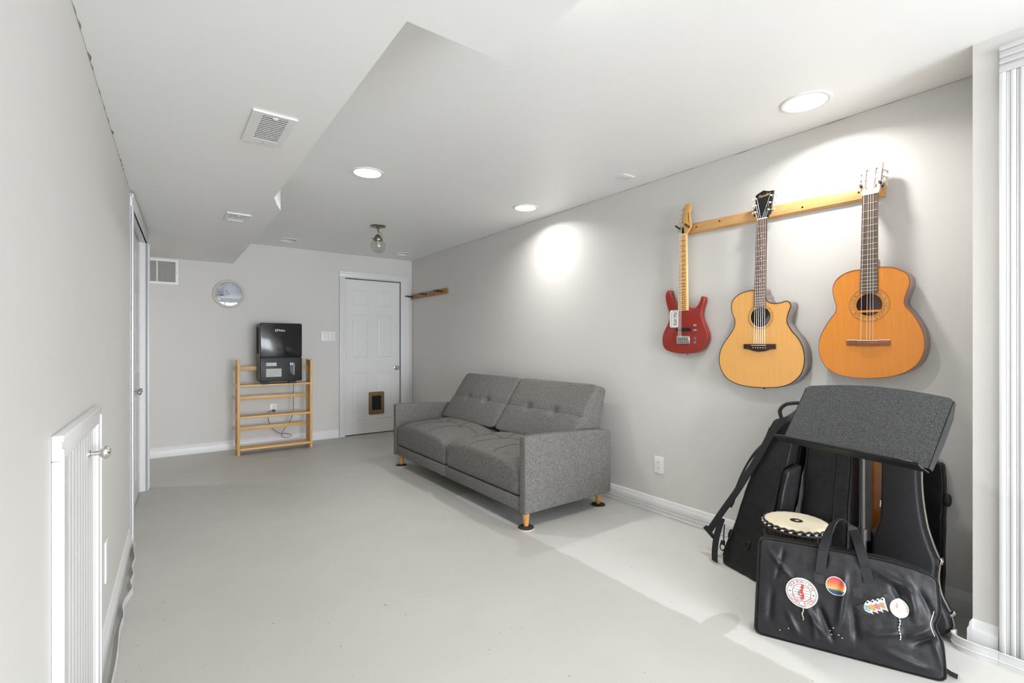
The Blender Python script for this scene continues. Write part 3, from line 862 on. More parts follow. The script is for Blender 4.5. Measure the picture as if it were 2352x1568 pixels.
def seat_top(u, v):
    """height of a seat cushion top; u across the seat (-1..1), v front to back (-1..1)"""
    z = .432 - .052 * abs(u) ** 5 * (1 - .35 * (v + 1) / 2) - .035 * max(0, -v - .7) / .3 * .6 + .016 * (1 - u * u)
    z += .012 * (v + 1)
    z -= .022 * gauss(u - .32, v - .15, .09, .14) + .022 * gauss(u + .32, v - .15, .09, .14)
    z += .003 * noise.noise(Vector((u * 3, v * 3, 1)))
    return z
for k in (-1, 1):
    cy = k * (HB - .066) / 2; hw = (HB - .066) / 2 - .002
    def f(q, cy=cy, hw=hw, k=k):
        y = cy + q.y * hw
        x = FX + .002 + (q.x + 1) / 2 * .56
        zt = seat_top(q.y * (1 if k > 0 else 1), q.x)
        z = .212 + (q.z + 1) / 2 * (zt - .212)
        x -= .010 * (1 - q.y ** 2) * (1 - q.z ** 2) if q.x < -.5 else 0
        return Vector((x, y, z))
    c = put('seat_cushion', MB().soft((22, 40, 10), f, .10), 'sofa_fabric', S, smooth=60)
    # stitched lines across the top
    for u0, bow in ((-.32, .10), (.32, -.10)):
        pts = []
        for i in range(25):
            v = -.9 + 1.8 * i / 24
            u = u0 + bow * (1 - v * v) * .5
            pts.append((FX + .002 + (v + 1) / 2 * .56, cy + u * hw, seat_top(u, v) + .0008))
        put('seam', MB().tube(pts, .0020, 5), 'seam_fabric', c)
    pts = [(FX + .002 + (.15 + .06 * (1 - u * u) + 1) / 2 * .56, cy + u * hw, seat_top(u, .15 + .06 * (1 - u * u)) + .0008) for u in [-.93 + 1.86 * i / 30 for i in range(31)]]
    put('seam', MB().tube(pts, .0020, 5), 'seam_fabric', c)
    pts = [(FX + .010, cy + u * hw, seat_top(u, -.98) - .012) for u in [-.97 + 1.94 * i / 30 for i in range(31)]]
    put('seam', MB().tube(pts, .0026, 5), 'seam_fabric', c)

# tufted back: frame whose x runs across, y up the slope, z out of the cushion
B0, B1 = Vector((.075, 0, .455)), Vector((.385, 0, .885))
bd = (B1 - B0); bh = bd.length; bd.normalize(); bn = Vector((-bd.z, 0, bd.x))
TH = .125
def back_face(u, w):
    d = .018 * (1 - u * u) * (1 - w * w)
    for uu in (-.34, .34): d -= .030 * gauss(u - uu, w + .02, .060, .085)
    d -= .008 * gauss(0, w + .02, 1, .05)
    return d
for k in (-1, 1):
    cy = k * (HB - .10) / 2; hw = (HB - .10) / 2 - .002
    def f(q, cy=cy, hw=hw):
        t = (q.y + 1) / 2
        pf_ = B0 + bd * (t * bh); pr_ = Vector((.385, 0, .440)) * (1 - t) + Vector((.476, 0, .856)) * t
        k_ = (q.z + 1) / 2
        p = pr_ * (1 - k_) + pf_ * k_ + Vector((0, cy + q.x * hw, 0))
        return p + bn * (back_face(q.x, q.y) * max(0, (q.z - .4) / .6))
    c = put('back_cushion', MB().soft((44, 26, 8), f, .14), 'sofa_fabric', S, smooth=60)
    pts = []
    for i in range(41):
        u = -.97 + 1.94 * i / 40
        pts.append(B0 + bd * (.49 * bh) + Vector((0, cy + u * hw, 0)) + bn * (back_face(u, -.02) + .0006))
    put('seam', MB().tube(pts, .0019, 5), 'seam_fabric', c)
    for uu in (-.34, .34):
        pts = [B0 + bd * ((w + 1) / 2 * bh) + Vector((0, cy + uu * hw, 0)) + bn * (back_face(uu, w) + .0002) for w in [-.9 + 1.8 * i / 20 for i in range(21)]]
        put('seam', MB().tube(pts, .0010, 4), 'sofa_fabric', c)
        p = B0 + bd * (.49 * bh) + Vector((0, cy + uu * hw, 0)) + bn * (back_face(uu, -.02) + .002)
        put('button', MB().lathe([(0, .005), (.007, .004), (.010, 0), (.008, -.004)], 14, f=lambda q, p=p: p + Vector((0, 1, 0)) * q.x + bd * q.y + bn * q.z), 'sofa_fabric', c)

COAST = [((-.325, -.988), 'black felt furniture cup under the front leg of the sofa nearest the camera'), ((-.325, .985), 'black felt furniture cup under the front sofa leg by the far door'),
         ((.372, -.955), 'black felt furniture cup under the rear sofa leg by the outlet'), ((.372, .955), 'black felt furniture cup under the hidden rear sofa leg')]
for (lx, ly), lab in COAST:
    put('leg', MB().lathe([(0, .018), (.0155, .018), (.017, .025), (.026, .118), (0, .118)], 20, (lx, ly, 0), f=lambda p, lx=lx, ly=ly: p + Vector((.02 * (1 if lx > 0 else -1) * (.118 - p.z) * 0, 0, 0))), 'leg_wood', S)
    t_ = thing('furniture_cup', lab, 'furniture pad', loc=(2.22 + lx, 3.42 + ly, 0), group='cups under the sofa legs')
    put('cup', MB().lathe([(0, .017), (.030, .017), (.034, .014), (.050, .011), (.052, .008), (.050, .006), (0, .006)], 32), 'felt', t_)
    put('pad_edge', MB().lathe([(0, .006), (.053, .006), (.0545, .004), (.054, .0), (0, .0)], 32), 'felt_edge', t_)

# ================================================================== PINE SHELF
H = thing('folding_shelf', 'low pine folding shelf with slatted sides against the far wall', 'shelf', loc=(0, 0, 0))
H.location = (1.035, 5.90, 0)
SX0, SX1, SY0, SY1 = -.377, .376, -.10, .11
for sx in (-1, 1):
    a, b = (SX0, SX0 + .025) if sx < 0 else (SX1 - .025, SX1)
    put('post', MB().box(a, b, SY0, SY0 + .036, 0, 1.015, .003), 'pine', H)
    put('post', MB().box(a, b, SY1 - .036, SY1, 0, 1.015, .003), 'pine', H)
    for z0, z1 in ((.030, .10), (.355, .425), (.690, .760), (.945, 1.0)):
        put('side_rail', MB().box(a + .003, b - .003, SY0 + .034, SY1 - .034, z0, z1, .002), 'pine', H)
    for z0, z1 in ((.10, .355), (.425, .690), (.760, .945)):
        for j in range(3):
            y = SY0 + .036 + (SY1 - SY0 - .072) * (j + .5) / 3
            put('slat', MB().box(a + .008, b - .008, y - .011, y + .011, z0 - .002, z1 + .002, .001), 'pine', H)
for z in (.072, .412, .750):
    put('shelf', MB().box(SX0 + .025, SX1 - .025, SY0 - .004, SY1 - .03, z - .022, z, .004, 3), 'pine_h', H)
for z0, z1 in ((.236, .278), (.570, .612), (.895, .940)):
    put('back_rail', MB().box(SX0 + .025, SX1 - .025, SY1 - .030, SY1 - .012, z0, z1, .003), 'pine_h', H)

# ================================================================== DEHUMIDIFIER
D = thing('dehumidifier', 'tall black dehumidifier with white labels standing on the pine shelf', 'dehumidifier', loc=(1.077, 5.760, .750))
hw = .212
put('body', MB().box(-hw, hw, .020, .245, .022, .660, .018, 3), 'black_plastic', D)
put('front_panel', MB().prism(rrect(-hw, hw, .292, .664, .016), 0, .03, bev=.006, f=lambda c: (c.x, .030 - c.z, c.y)), 'black_gloss', D)
put('tank_panel', MB().prism(rrect(-hw, hw, .024, .288, .016), 0, .03, bev=.006, f=lambda c: (c.x, .031 - c.z, c.y)), 'black_plastic', D)
put('top_lid', MB().box(-hw + .004, hw - .004, .012, .246, .652, .667, .006), 'strip_grey', D)
sg = MB()
for k in range(14): sg.box(-hw - .0035, -hw + .002, .05 + k * .012, .056 + k * .012, .33, .62)
put('side_grille', sg, 'ink_black', D)
sd = put('side_trim', MB().box(-hw - .003, -hw + .002, .034, .040, .05, .640, .001).box(-hw - .003, -hw + .002, .232, .238, .05, .64, .001), 'strip_grey', D)
for x in (-.16, .115): put('foot', MB().box(x - .035, x + .035, .01, .06, 0, .026, .004), 'black_rubber', D)
for x in (-.14, .14): put('foot', MB().box(x - .03, x + .03, .18, .22, 0, .026, .004), 'black_rubber', D)
lg = MB(); add_text(lg, 'Midea', .034, lambda x, y: (x - .004, -.0006, y + .585))
lg.prism(circle(0, 0, .0125, 20), 0, .0006, [circle(.002, .001, .0085, 18)], f=lambda c: (c.x - .052, -.0006 - c.z, c.y + .586))
put('logo', lg, 'logo_white', D, smooth=0)
def label_sheet(name, x0, x1, z0, z1, mat, lines, dark='print_grey'):
    o = put(name, MB().box(x0, x1, -.0008, .0004, z0, z1), mat, D)
    m = MB(); h = (z1 - z0) / (lines + 1)
    for k in range(lines):
        z = z1 - h * (k + 1); x = x0 + .008
        while x < x1 - .016:
            wd = random.uniform(.006, .02)
            if random.random() > .18: m.box(x, min(x + wd, x1 - .008), -.0011, -.0007, z - h * .16, z + h * .16)
            x += wd + .004
    put('print', m, dark, o)
label_sheet('label', -.152, -.050, .196, .232, 'paper', 3)
label_sheet('label', -.152, .000, .078, .166, 'paper_grey', 6)
put('water_window', MB().prism(smooth_loop([(.100, .215), (.118, .215), (.118, .100), (.106, .102), (.092, .125), (.086, .155), (.090, .190)], 4), 0, .001, f=lambda c: (c.x, -.0006 - c.z, c.y)), 'smoke_flap', D)
put('level_strip', MB().box(.121, .134, -.0014, .0004, .092, .228, .0004), 'strip_grey', D)
q = put('mark', MB().prism(rrect(.086, .116, .201, .228, .005, 3), 0, .001, f=lambda c: (c.x, -.0014 - c.z, c.y)), 'logo_white', D)
put('mark_print', MB().box(.094, .109, -.0030, -.0024, .206, .222), 'blue_mark', q)
cordp = smooth_loop([(.150, .245, .25), (.165, .232, .10), (.170, .235, -.06), (.175, .262, -.20), (.176, .272, -.33), (.150, .268, -.44), (.08, .265, -.54), (.048, .262, -.612), (.075, .25, -.640), (.135, .245, -.640), (.150, .25, -.618), (.10, .268, -.600), (.03, .282, -.590), (-.04, .290, -.53), (-.078, .292, -.45), (-.085, .300, -.38), (-.070, .345, -.348), (-.012, .415, -.345)], 5, False)
put('power_cord', MB().tube(cordp, .0042, 8), 'cord_grey', D)
put('plug', MB().box(-.022, .014, .405, .452, -.36, -.33, .006).cyl((-.002, .41, -.345), (-.02, .38, -.345), .008, .005, 10), 'cord_grey', D)

# ================================================================== CLOCK
K = thing('wall_clock', 'round cream rimmed wall clock with raised numerals on the far wall', 'clock', on_back(.621, 1.744))
RC = .156
put('rim', MB().lathe([(RC - .004, 0), (RC, .006), (RC, .026), (RC - .006, .036), (RC - .014, .038), (RC - .024, .030), (RC - .027, .018), (RC - .030, .008)], 64), 'clock_rim', K)
fc = put('dial', MB().lathe([(0, .010), (RC - .026, .010), (RC - .026, 0), (0, 0)], 64), 'clock_face', K)
put('inner_ring', MB().lathe([(.074, .0102), (.0745, .0135), (.079, .0135), (.0795, .0102)], 48), 'clock_numeral', fc)
for h_ in range(1, 13):
    a = R(90 - 30 * h_); c, s_ = math.cos(a), math.sin(a); rr = .1035; rot = a - math.pi / 2
    nm = MB()
    for zz in (.0125,):
        add_text(nm, str(h_), .046, lambda x, y: (rr * c + x * .8 * math.cos(rot) - y * math.sin(rot), rr * s_ + x * .8 * math.sin(rot) + y * math.cos(rot), zz))
    put('numeral', nm, 'clock_numeral', fc, smooth=0)
def hand(name, ang, ln, w):
    a = R(90 - ang); dx, dy = math.cos(a), math.sin(a)
    pr = [(-.010, -w * .4), (ln * .55, -w * .5), (ln * .72, -w), (ln, 0), (ln * .72, w), (ln * .55, w * .5), (-.010, w * .4)]
    put(name, MB().prism(pr, .0155, .0165, f=lambda c: (c.x * dx - c.y * dy, c.x * dy + c.y * dx, c.z)), 'ink_black', K)
hand('hour_hand', 321, .062, .004); hand('minute_hand', 259, .098, .0042)
put('hub', MB().lathe([(0, .019), (.006, .018), (.007, .015)], 16), 'ink_black', K)
put('glass', MB().lathe([(0, .0245), (.09, .0240), (RC - .024, .0225), (RC - .024, .0205), (.09, .0220), (0, .0225)], 48), 'clock_glass', K)

# ================================================================== GUITAR RACKS
def hanger(parent, x, y, z0, reach=.085, spread=.034, mat='black_rubber', stem=.03, lift=.012, r=.0062):
    """forked hanger: stem out of the board, two padded prongs"""
    mb = MB()
    mb.tube([(x, y, z0), (x, y, z0 + stem)], .0055, 10)
    for s in (-1, 1):
        p = smooth_loop([(x, y, z0 + stem - .004), (x + s * spread * .7, y, z0 + stem + .004), (x + s * spread, y + .002, z0 + stem + .022), (x + s * spread, y + lift * .6, z0 + stem + .022 + (reach - .05) * .6), (x + s * spread * 1.0, y + lift, z0 + reach + .008)], 5, False)
        mb.tube(p, r, 10)
    mb.lathe([(0, .004), (.012, .003), (.014, 0)], 16, (x, y, z0))
    return put('hanger', mb, mat, parent)
G1 = thing('guitar_rack', 'long pale oak guitar rack board holding three guitars', 'guitar rack', on_right(1.866, 1.938) @ Matrix.Rotation(R(-.55), 4, 'Z'))
gb = MB().box(0, 1.066, -.034, .034, 0, .014, .001).box(.008, 1.058, -.026, .026, .012, .021, .003)
o = put('board', gb, 'rack_oak', G1); 
hanger(G1, .006, .002, .020); hanger(G1, .524, .000, .020, spread=.036); hanger(G1, 1.034, .004, .020, spread=.038)
for x, y in ((.062, .006), (.222, .012), (.44, .0), (.70, -.008), (.96, .008)):
    put('screw_hole', MB().lathe([(0, .0215), (.0055, .0214), (.006, .0205)], 12, (x, y, 0)), 'ink_black', G1)
G2 = thing('guitar_rack', 'short dark oak guitar rack board with empty hooks near the far door', 'guitar rack', on_right(6.205, 1.837))
put('board', MB().box(0, 1.035, -.033, .033, 0, .018, .003), 'rack_dark', G2)
for x in (.035, .47, .90): hanger(G2, x, 0, .018, reach=.085, spread=.038, mat='steel_black', lift=.010, r=.0055)

# ================================================================== GUITARS
def fill_with_hole(outer, holes, z):
    mb = MB(); t = bmesh.new(); ed = []
    for loop in (outer, *holes):
        L = [t.verts.new((a, b, z)) for a, b in loop]
        ed += [t.edges.new((L[i], L[(i + 1) % len(L)])) for i in range(len(L))]
    bmesh.ops.triangle_fill(t, use_beauty=True, use_dissolve=False, edges=ed)
    return mb._merge(t)
def shell(outer, d, inset=.004):
    """ribs and back, open at the front"""
    mb = MB(); bm = mb.bm
    rows = []
    for z, s in ((0, 0), (-.004, .0), (-d + .006, 0), (-d, .006)):
        L = []
        n = len(outer)
        for i, (a, b) in enumerate(outer):
            t = Vector(outer[(i + 1) % n]) - Vector(outer[i - 1]); t.normalize()
            L.append(bm.verts.new((a + t.y * 0 - 0 + (-t.y) * (-s) * 0, b, z)) if not s else bm.verts.new((a * (1 - .02) + cx_(outer) * .02, b * (1 - .02) + cy_(outer) * .02, z)))
        rows.append(L)
    n = len(outer)
    for A_, B_ in zip(rows, rows[1:]):
        for i in range(n): bm.faces.new((A_[i], A_[(i + 1) % n], B_[(i + 1) % n], B_[i]))
    bm.faces.new(rows[-1])
    return mb
cx_ = lambda o: sum(p[0] for p in o) / len(o)
cy_ = lambda o: sum(p[1] for p in o) / len(o)
def neck_loft(x0, w0, y0, x1, w1, y1, depth, zt=0.0):
    """half-round neck from (x0,y0) to (x1,y1)"""
    mb = MB(); rows = []; n = 10
    for k in range(9):
        t = k / 8; x = x0 + (x1 - x0) * t; y = y0 + (y1 - y0) * t; w = (w0 + (w1 - w0) * t) / 2
        d = depth * (1 + .15 * t)
        rows.append([mb.bm.verts.new((x - w * math.cos(math.pi * i / n), y, zt - d * math.sin(math.pi * i / n))) for i in range(n + 1)])
    for A_, B_ in zip(rows, rows[1:]):
        for i in range(n): mb.bm.faces.new((A_[i], A_[i + 1], B_[i + 1], B_[i]))
        mb.bm.faces.new((A_[0], A_[n], B_[n], B_[0]))
    mb.bm.faces.new(rows[0]); mb.bm.faces.new(rows[-1][::-1])
    return mb
def frets(G, ynut, scale, yend, xc, w, n, z, mat, x_end, w_end):
    for k in range(1, n + 1):
        y = ynut - scale * (1 - 2 ** (-k / 12))
        if y < yend + .003: break
        t = (ynut - y) / (ynut - yend); x = xc + (x_end - xc) * t; hw_ = (w + (w_end - w) * t) / 2 - .001
        put('fret', MB().box(x - hw_, x + hw_, y - .0011, y + .0011, z - .0005, z + .0011), mat, G)
def strings(G, n, xn, wn, yn, xb, wb, yb, zn, zb, r, mat, which=None, extra=None):
    for k in range(n):
        if which is not None and k not in which: continue
        t = k / (n - 1) - .5
        p = [(xn + wn * t, yn, zn), (xb + wb * t, yb, zb)]
        if extra: p = [extra(k)] + p
        put('string', MB().tube(p, r, 5), mat, G)

# ---- acoustic, cutaway
x0, y0 = -1.352, .938
A_out = [(-1.382, 1.488), (-1.424, 1.487), (-1.468, 1.475), (-1.501, 1.452), (-1.517, 1.425), (-1.519, 1.389), (-1.512, 1.359), (-1.499, 1.327), (-1.498, 1.301), (-1.508, 1.269), (-1.535, 1.23), (-1.565, 1.19), (-1.587, 1.146), (-1.596, 1.098), (-1.592, 1.054), (-1.573, 1.011), (-1.542, 0.976), (-1.497, 0.954), (-1.439, 0.941), (-1.368, 0.938), (-1.301, 0.941), (-1.242, 0.95), (-1.192, 0.97), (-1.155, 1.002), (-1.131, 1.041), (-1.121, 1.09), (-1.123, 1.135), (-1.134, 1.179), (-1.155, 1.218), (-1.18, 1.248), (-1.198, 1.278), (-1.208, 1.304), (-1.206, 1.331), (-1.197, 1.363), (-1.189, 1.382), (-1.192, 1.402), (-1.201, 1.411), (-1.217, 1.414), (-1.242, 1.407), (-1.275, 1.406), (-1.301, 1.414), (-1.316, 1.430), (-1.322, 1.452), (-1.345, 1.484)]
A_out = [(a - x0, b - y0) for a, b in A_out]
AG = thing('acoustic_guitar', 'natural spruce acoustic guitar with a cutaway hanging in the middle', 'guitar', on_right(1.352, .938, 2.722), group='guitars hung on the wall')
loop = smooth_loop(A_out, 4)
hc = (.002, .397)
put('sides', shell(loop, .096), 'side_grey', AG, smooth=50)
tp = put('top', fill_with_hole(loop, [circle(*hc, .0565, 40)], 0.0), 'spruce', AG, smooth=0)
put('hole_edge', MB().lathe([(.0565, .0002), (.0565, -.004)], 40, (*hc, 0)), 'maple_pale', tp)
put('binding', MB().tube([(a, b, 0) for a, b in loop], .0022, 6, True), 'ink_black', AG)
put('rosette', MB().lathe([(.0615, .0004), (.0690, .0004)], 48, (*hc, 0)), 'rosette', AG)
put('rosette', MB().lathe([(.0715, .0003), (.0722, .0003)], 48, (*hc, 0)), 'ink_black', AG)
put('sound_label', MB().prism(circle(.03, .37, .045, 20), -.091, -.0905), 'paper_grey', AG)
yn, ye, yb = .944, .452, .242
put('neck', neck_loft(.012, .056, yn - .0, -.0, .062, .54, .018), 'side_grey', AG)
put('heel', MB().soft((6, 6, 8), lambda q: Vector((q.x * (.028 + .004 * q.z), .528 + q.y * .030, -.046 + q.z * .044)), .5), 'side_grey', AG)
fb = put('fingerboard', MB().prism([(.012 - .028, yn), (.012 + .028, yn), (.0 + .0325, ye), (.0 - .0325, ye)], 0, .006), 'rosewood', AG, smooth=0)
frets(AG, yn, .702, ye, .012, .054, 20, .006, 'fret', 0.0, .063)
for k in (3, 5, 7, 9, 12):
    y = yn - .702 * (1 - .5 * (2 ** (-k / 12) + 2 ** (-(k - 1) / 12)))
    put('inlay', MB().lathe([(0, .0068), (.0028, .0067), (.003, .006)], 10, (.012 - .012 * (yn - y) / (yn - ye), y, 0)), 'pearl', AG)
put('nut', MB().box(-.016, .040, yn, yn + .006, 0, .0085, .001), 'cream', AG)
TILT = math.tan(R(11))
def tilt_head(yn_): return lambda c: (c[0], c[1], c[2] - max(0, c[1] - yn_ - .004) * TILT)
th = tilt_head(yn)
hd = [(-.017, yn + .005), (-.022, yn + .030), (-.030, yn + .036), (-.038, yn + .150), (-.022, yn + .159), (.004, yn + .170), (.018, yn + .164), (.034, yn + .158), (.060, yn + .156), (.053, yn + .036), (.046, yn + .030), (.041, yn + .005)]
put('headstock', MB().prism(hd, -.014, .002, f=th, bev=.0012), 'black_gloss', AG)
lg = MB(); add_text(lg, 'Fender', .024, lambda x, y: th((x + .012, y + yn + .138 + x * .12, .0028)), shear=.35)
put('logo', lg, 'gold_ink', AG, smooth=0)
for s, xx in ((-1, -.026), (1, .047)):
    for k in range(3):
        y = yn + .048 + k * .040; xx_ = xx - s * (-.0035) * k * .9
        mb = MB().cyl(th((xx_, y, .002)), th((xx_, y, .013)), .0052, .0045, 12)
        mb.cyl(th((xx_ + s * .006, y, -.008)), th((xx_ + s * .020, y, -.008)), .003, .003, 8)
        mb.ball(th((xx_ + s * .024, y, -.008)), .004, .0085, .0065, 12)
        put('tuning_peg', mb, 'pearl', AG)
strings(AG, 6, .012, .044, yn + .006, .0, .058, yb + .004, .009, .010, .0007, 'string', extra=lambda k: th((-.026 + .006 * 0 if k < 3 else .047, yn + .048 + (k if k < 3 else 5 - k) * .040, .008)))
br = [(-.090, yb + .003), (.088, yb + .003), (.088, yb - .024), (.060, yb - .026), (.034, yb - .036), (-.004, yb - .041), (-.036, yb - .036), (-.062, yb - .026), (-.090, yb - .024)]
b_ = put('bridge', MB().prism(br, 0, .009, bev=.002), 'ebony', AG)
put('saddle', MB().box(-.044, .038, yb - .006, yb - .003, .008, .0125, .0008), 'cream', b_)
for k in range(6): put('bridge_pin', MB().ball((-.034 + k * .0136, yb - .018, .010), .0028, .0028, .002, 8), 'cream', b_)
put('strap_button', MB().lathe([(0, .010), (.004, .010), (.007, .009), (.003, .004), (.005, -.002)], 12, f=lambda p: Vector((p.x, -p.z, p.y - .048))), 'ink_black', AG)

# ---- classical
x0, y0 = -.837, 1.019
C_out = [(-0.87, 1.540), (-0.902, 1.539), (-0.94, 1.527), (-0.969, 1.505), (-0.985, 1.474), (-0.987, 1.441), (-0.98, 1.403), (-0.971, 1.37), (-0.978, 1.337), (-0.998, 1.309), (-1.024, 1.265), (-1.043, 1.221), (-1.051, 1.176), (-1.047, 1.13), (-1.034, 1.093), (-1.011, 1.06), (-0.972, 1.036), (-0.921, 1.023), (-0.866, 1.019), (-0.819, 1.021), (-0.768, 1.029), (-0.724, 1.042), (-0.686, 1.063), (-0.657, 1.091), (-0.64, 1.124), (-0.63, 1.163), (-0.63, 1.202), (-0.637, 1.241), (-0.655, 1.287), (-0.676, 1.325), (-0.694, 1.349), (-0.702, 1.369), (-0.699, 1.396), (-0.689, 1.428), (-0.682, 1.454), (-0.684, 1.48), (-0.694, 1.502), (-0.718, 1.521), (-0.745, 1.535), (-0.779, 1.541), (-0.802, 1.542)]
C_out = [(a - x0, b - y0) for a, b in C_out]
CG = thing('classical_guitar', 'orange classical guitar with slotted headstock hanging nearest the pier', 'guitar', on_right(.837, 1.019, 2.716), group='guitars hung on the wall')
loop = smooth_loop(C_out, 4)
hc = (.002, .350)
put('sides', shell(loop, .094), 'side_brown', CG, smooth=50)
tp = put('top', fill_with_hole(loop, [circle(*hc, .0525, 40)], 0.0), 'spruce_orange', CG, smooth=0)
put('hole_edge', MB().lathe([(.0525, .0002), (.0525, -.004)], 40, (*hc, 0)), 'maple', tp)
put('binding', MB().tube([(a, b, 0) for a, b in loop], .0019, 6, True), 'bridge_wood', CG)
put('rosette', MB().lathe([(.0640, .0004), (.0750, .0004)], 56, (*hc, 0)), 'rosette', CG)
for a in (.0560, .0610, .0785, .0820): put('rosette', MB().lathe([(a, .0003), (a + .0012, .0003)], 56, (*hc, 0)), 'bridge_wood', CG)
put('brace', MB().box(-.05, .055, .315, .325, -.012, -.004), 'spruce_orange', CG)
yn, ye, yb = .871, .403, .170
put('neck', neck_loft(.007, .061, yn, .002, .068, .522, .019), 'side_brown', CG)
put('heel', MB().soft((6, 6, 8), lambda q: Vector((q.x * (.028 + .005 * q.z), .545 + q.y * .028, -.046 + q.z * .044)), .5), 'side_brown', CG)
put('fingerboard', MB().prism([(.007 - .031, yn), (.007 + .031, yn), (.002 + .0355, ye), (.002 - .0355, ye)], 0, .006), 'rosewood_grey', CG, smooth=0)
frets(CG, yn, .700, ye, .007, .060, 19, .006, 'fret', .002, .070)
put('nut', MB().box(-.025, .039, yn, yn + .006, 0, .0085, .001), 'cream', CG)
th = tilt_head(yn)
hd = [(-.025, yn + .005), (-.029, yn + .020), (-.033, yn + .150), (-.022, yn + .156), (.007, yn + .163), (.036, yn + .156), (.047, yn + .150), (.043, yn + .020), (.039, yn + .005)]
def slot(xc): return smooth_loop([(xc - .0055, yn + .040), (xc, yn + .032), (xc + .0055, yn + .040), (xc + .0055, yn + .120), (xc, yn + .127), (xc - .0055, yn + .120)], 3)
put('headstock', MB().prism(hd, -.018, .001, [slot(-.012), slot(.026)], f=th), 'cedar_head', CG, smooth=0)
for s, xx in ((-1, -.012), (1, .026)):
    for k in range(3):
        y = yn + .050 + k * .031
        put('roller', MB().cyl(th((xx - .0055, y, -.009)), th((xx + .0055, y, -.009)), .0040, .0040, 12), 'logo_white', CG)
        e = -.034 if s < 0 else .048
        mb = MB().box(e - .002, e + .002, y - .010, y + .010, -.016 - (y - yn) * TILT, -.004 - (y - yn) * TILT, .001)
        mb.cyl(th((e, y, -.010)), th((e + s * .007, y, -.010)), .0042, .003, 10)
        mb.cyl(th((e + s * .006, y, -.010)), th((e + s * .008, y - .004, -.036)), .0028, .0028, 8)
        pg = put('tuning_machine', mb, 'chrome', CG)
        put('peg_button', MB().ball(th((e + s * .010, y - .005, -.038)), .0045, .0085, .0065, 12), 'pearl', pg)
strings(CG, 6, .007, .046, yn + .006, .002, .062, yb + .012, .009, .011, .0008, 'nylon_string', which=(0, 2, 3, 4), extra=lambda k: th((-.012 if k < 3 else .026, yn + .050 + (k if k < 3 else 5 - k) * .031, -.006)))
b_ = put('bridge', MB().box(-.088, .085, yb - .014, yb + .014, 0, .006, .0015).box(-.044, .040, yb - .014, yb + .004, .005, .011, .0015), 'bridge_wood', CG)
put('saddle', MB().box(-.044, .040, yb + .008, yb + .012, .005, .0105, .0008), 'cream', b_)
put('bridge_edge', MB().box(-.089, -.044, yb + .011, yb + .0145, .005, .0068).box(.040, .086, yb + .011, yb + .0145, .005, .0068), 'cream', b_)

# ---- electric
x0, y0 = -1.866, 1.120
E_out = [(-1.912, 1.458), (-1.936, 1.459), (-1.957, 1.479), (-1.97, 1.513), (-1.979, 1.54), (-1.992, 1.549), (-2.008, 1.543), (-2.019, 1.517), (-2.017, 1.479), (-2.005, 1.433), (-1.992, 1.395), (-1.99, 1.357), (-2.001, 1.32), (-2.023, 1.283), (-2.041, 1.245), (-2.045, 1.207), (-2.041, 1.177), (-2.023, 1.15), (-1.983, 1.132), (-1.923, 1.122), (-1.856, 1.12), (-1.799, 1.126), (-1.76, 1.138), (-1.729, 1.163), (-1.71, 1.198), (-1.706, 1.233), (-1.714, 1.268), (-1.729, 1.304), (-1.744, 1.339), (-1.751, 1.375), (-1.744, 1.41), (-1.733, 1.444), (-1.729, 1.472), (-1.738, 1.485), (-1.751, 1.485), (-1.76, 1.46), (-1.776, 1.433), (-1.795, 1.419), (-1.819, 1.418), (-1.838, 1.424)]
E_out = [(a - x0, b - y0) for a, b in E_out]
EG = thing('electric_guitar', 'small red electric guitar with maple neck hanging nearest the sofa', 'guitar', on_right(1.866, 1.120, 2.776), group='guitars hung on the wall')
loop = smooth_loop(E_out, 4)
put('body', MB().prism(loop, -.042, 0, bev=.006), 'red_lacquer', EG, smooth=50)
yn, ye, yb = .778, .282, .098
put('neck', neck_loft(-.008, .048, yn, -.010, .067, .31, .017, .010), 'maple_pale', EG)
put('neck_edge', MB().prism([(-.008 - .0245, yn), (-.008 + .0245, yn), (-.009 + .0350, ye), (-.009 - .035, ye)], -.001, .0128), 'maple_pale', EG, smooth=0)
put('fingerboard', MB().prism([(-.010 - .0225, yn), (-.010 + .0225, yn), (-.013 + .031, ye + .003), (-.011 - .033, ye + .003)], .011, .0165), 'maple', EG, smooth=0)
frets(EG, yn, .678, ye, -.010, .044, 22, .0165, 'fret_dark', -.012, .062)
for k in (3, 5, 7, 9, 12, 15, 17, 19, 21):
    y = yn - .678 * (1 - .5 * (2 ** (-k / 12) + 2 ** (-(k - 1) / 12)))
    put('inlay', MB().lathe([(0, .0174), (.0026, .0173), (.003, .0165)], 10, (-.0105 + (.014 if k == 12 else 0), y, 0)), 'ink_black', EG)
put('nut', MB().box(-.033, .015, yn, yn + .005, .010, .0195, .001), 'cream', EG)
hd = [(-.032, .782), (-.036, .814), (-.026, .840), (-.021, .855), (-.017, .880), (-.013, .897), (-.011, .922), (-.011, .937), (-.005, .954), (.010, .976), (.030, .975), (.051, .961), (.047, .942), (.039, .915), (.041, .886), (.051, .848), (.051, .826), (.034, .800), (.017, .776)]
put('headstock', MB().prism(hd, -.002, .012, bev=.0015), 'maple', EG, smooth=50)
lg = MB(); 
for k in range(7): lg.box(.0312 - (k - 3) * .0008, .0352 - (k - 3) * .0008 - (.001 if k % 3 else 0), .8545 + k * .0088, .8615 + k * .0088, .0122, .0126)
lg.box(.0345, .0358, .855, .915, .0122, .0126)
put('logo', lg, 'fret_dark', EG, smooth=0)
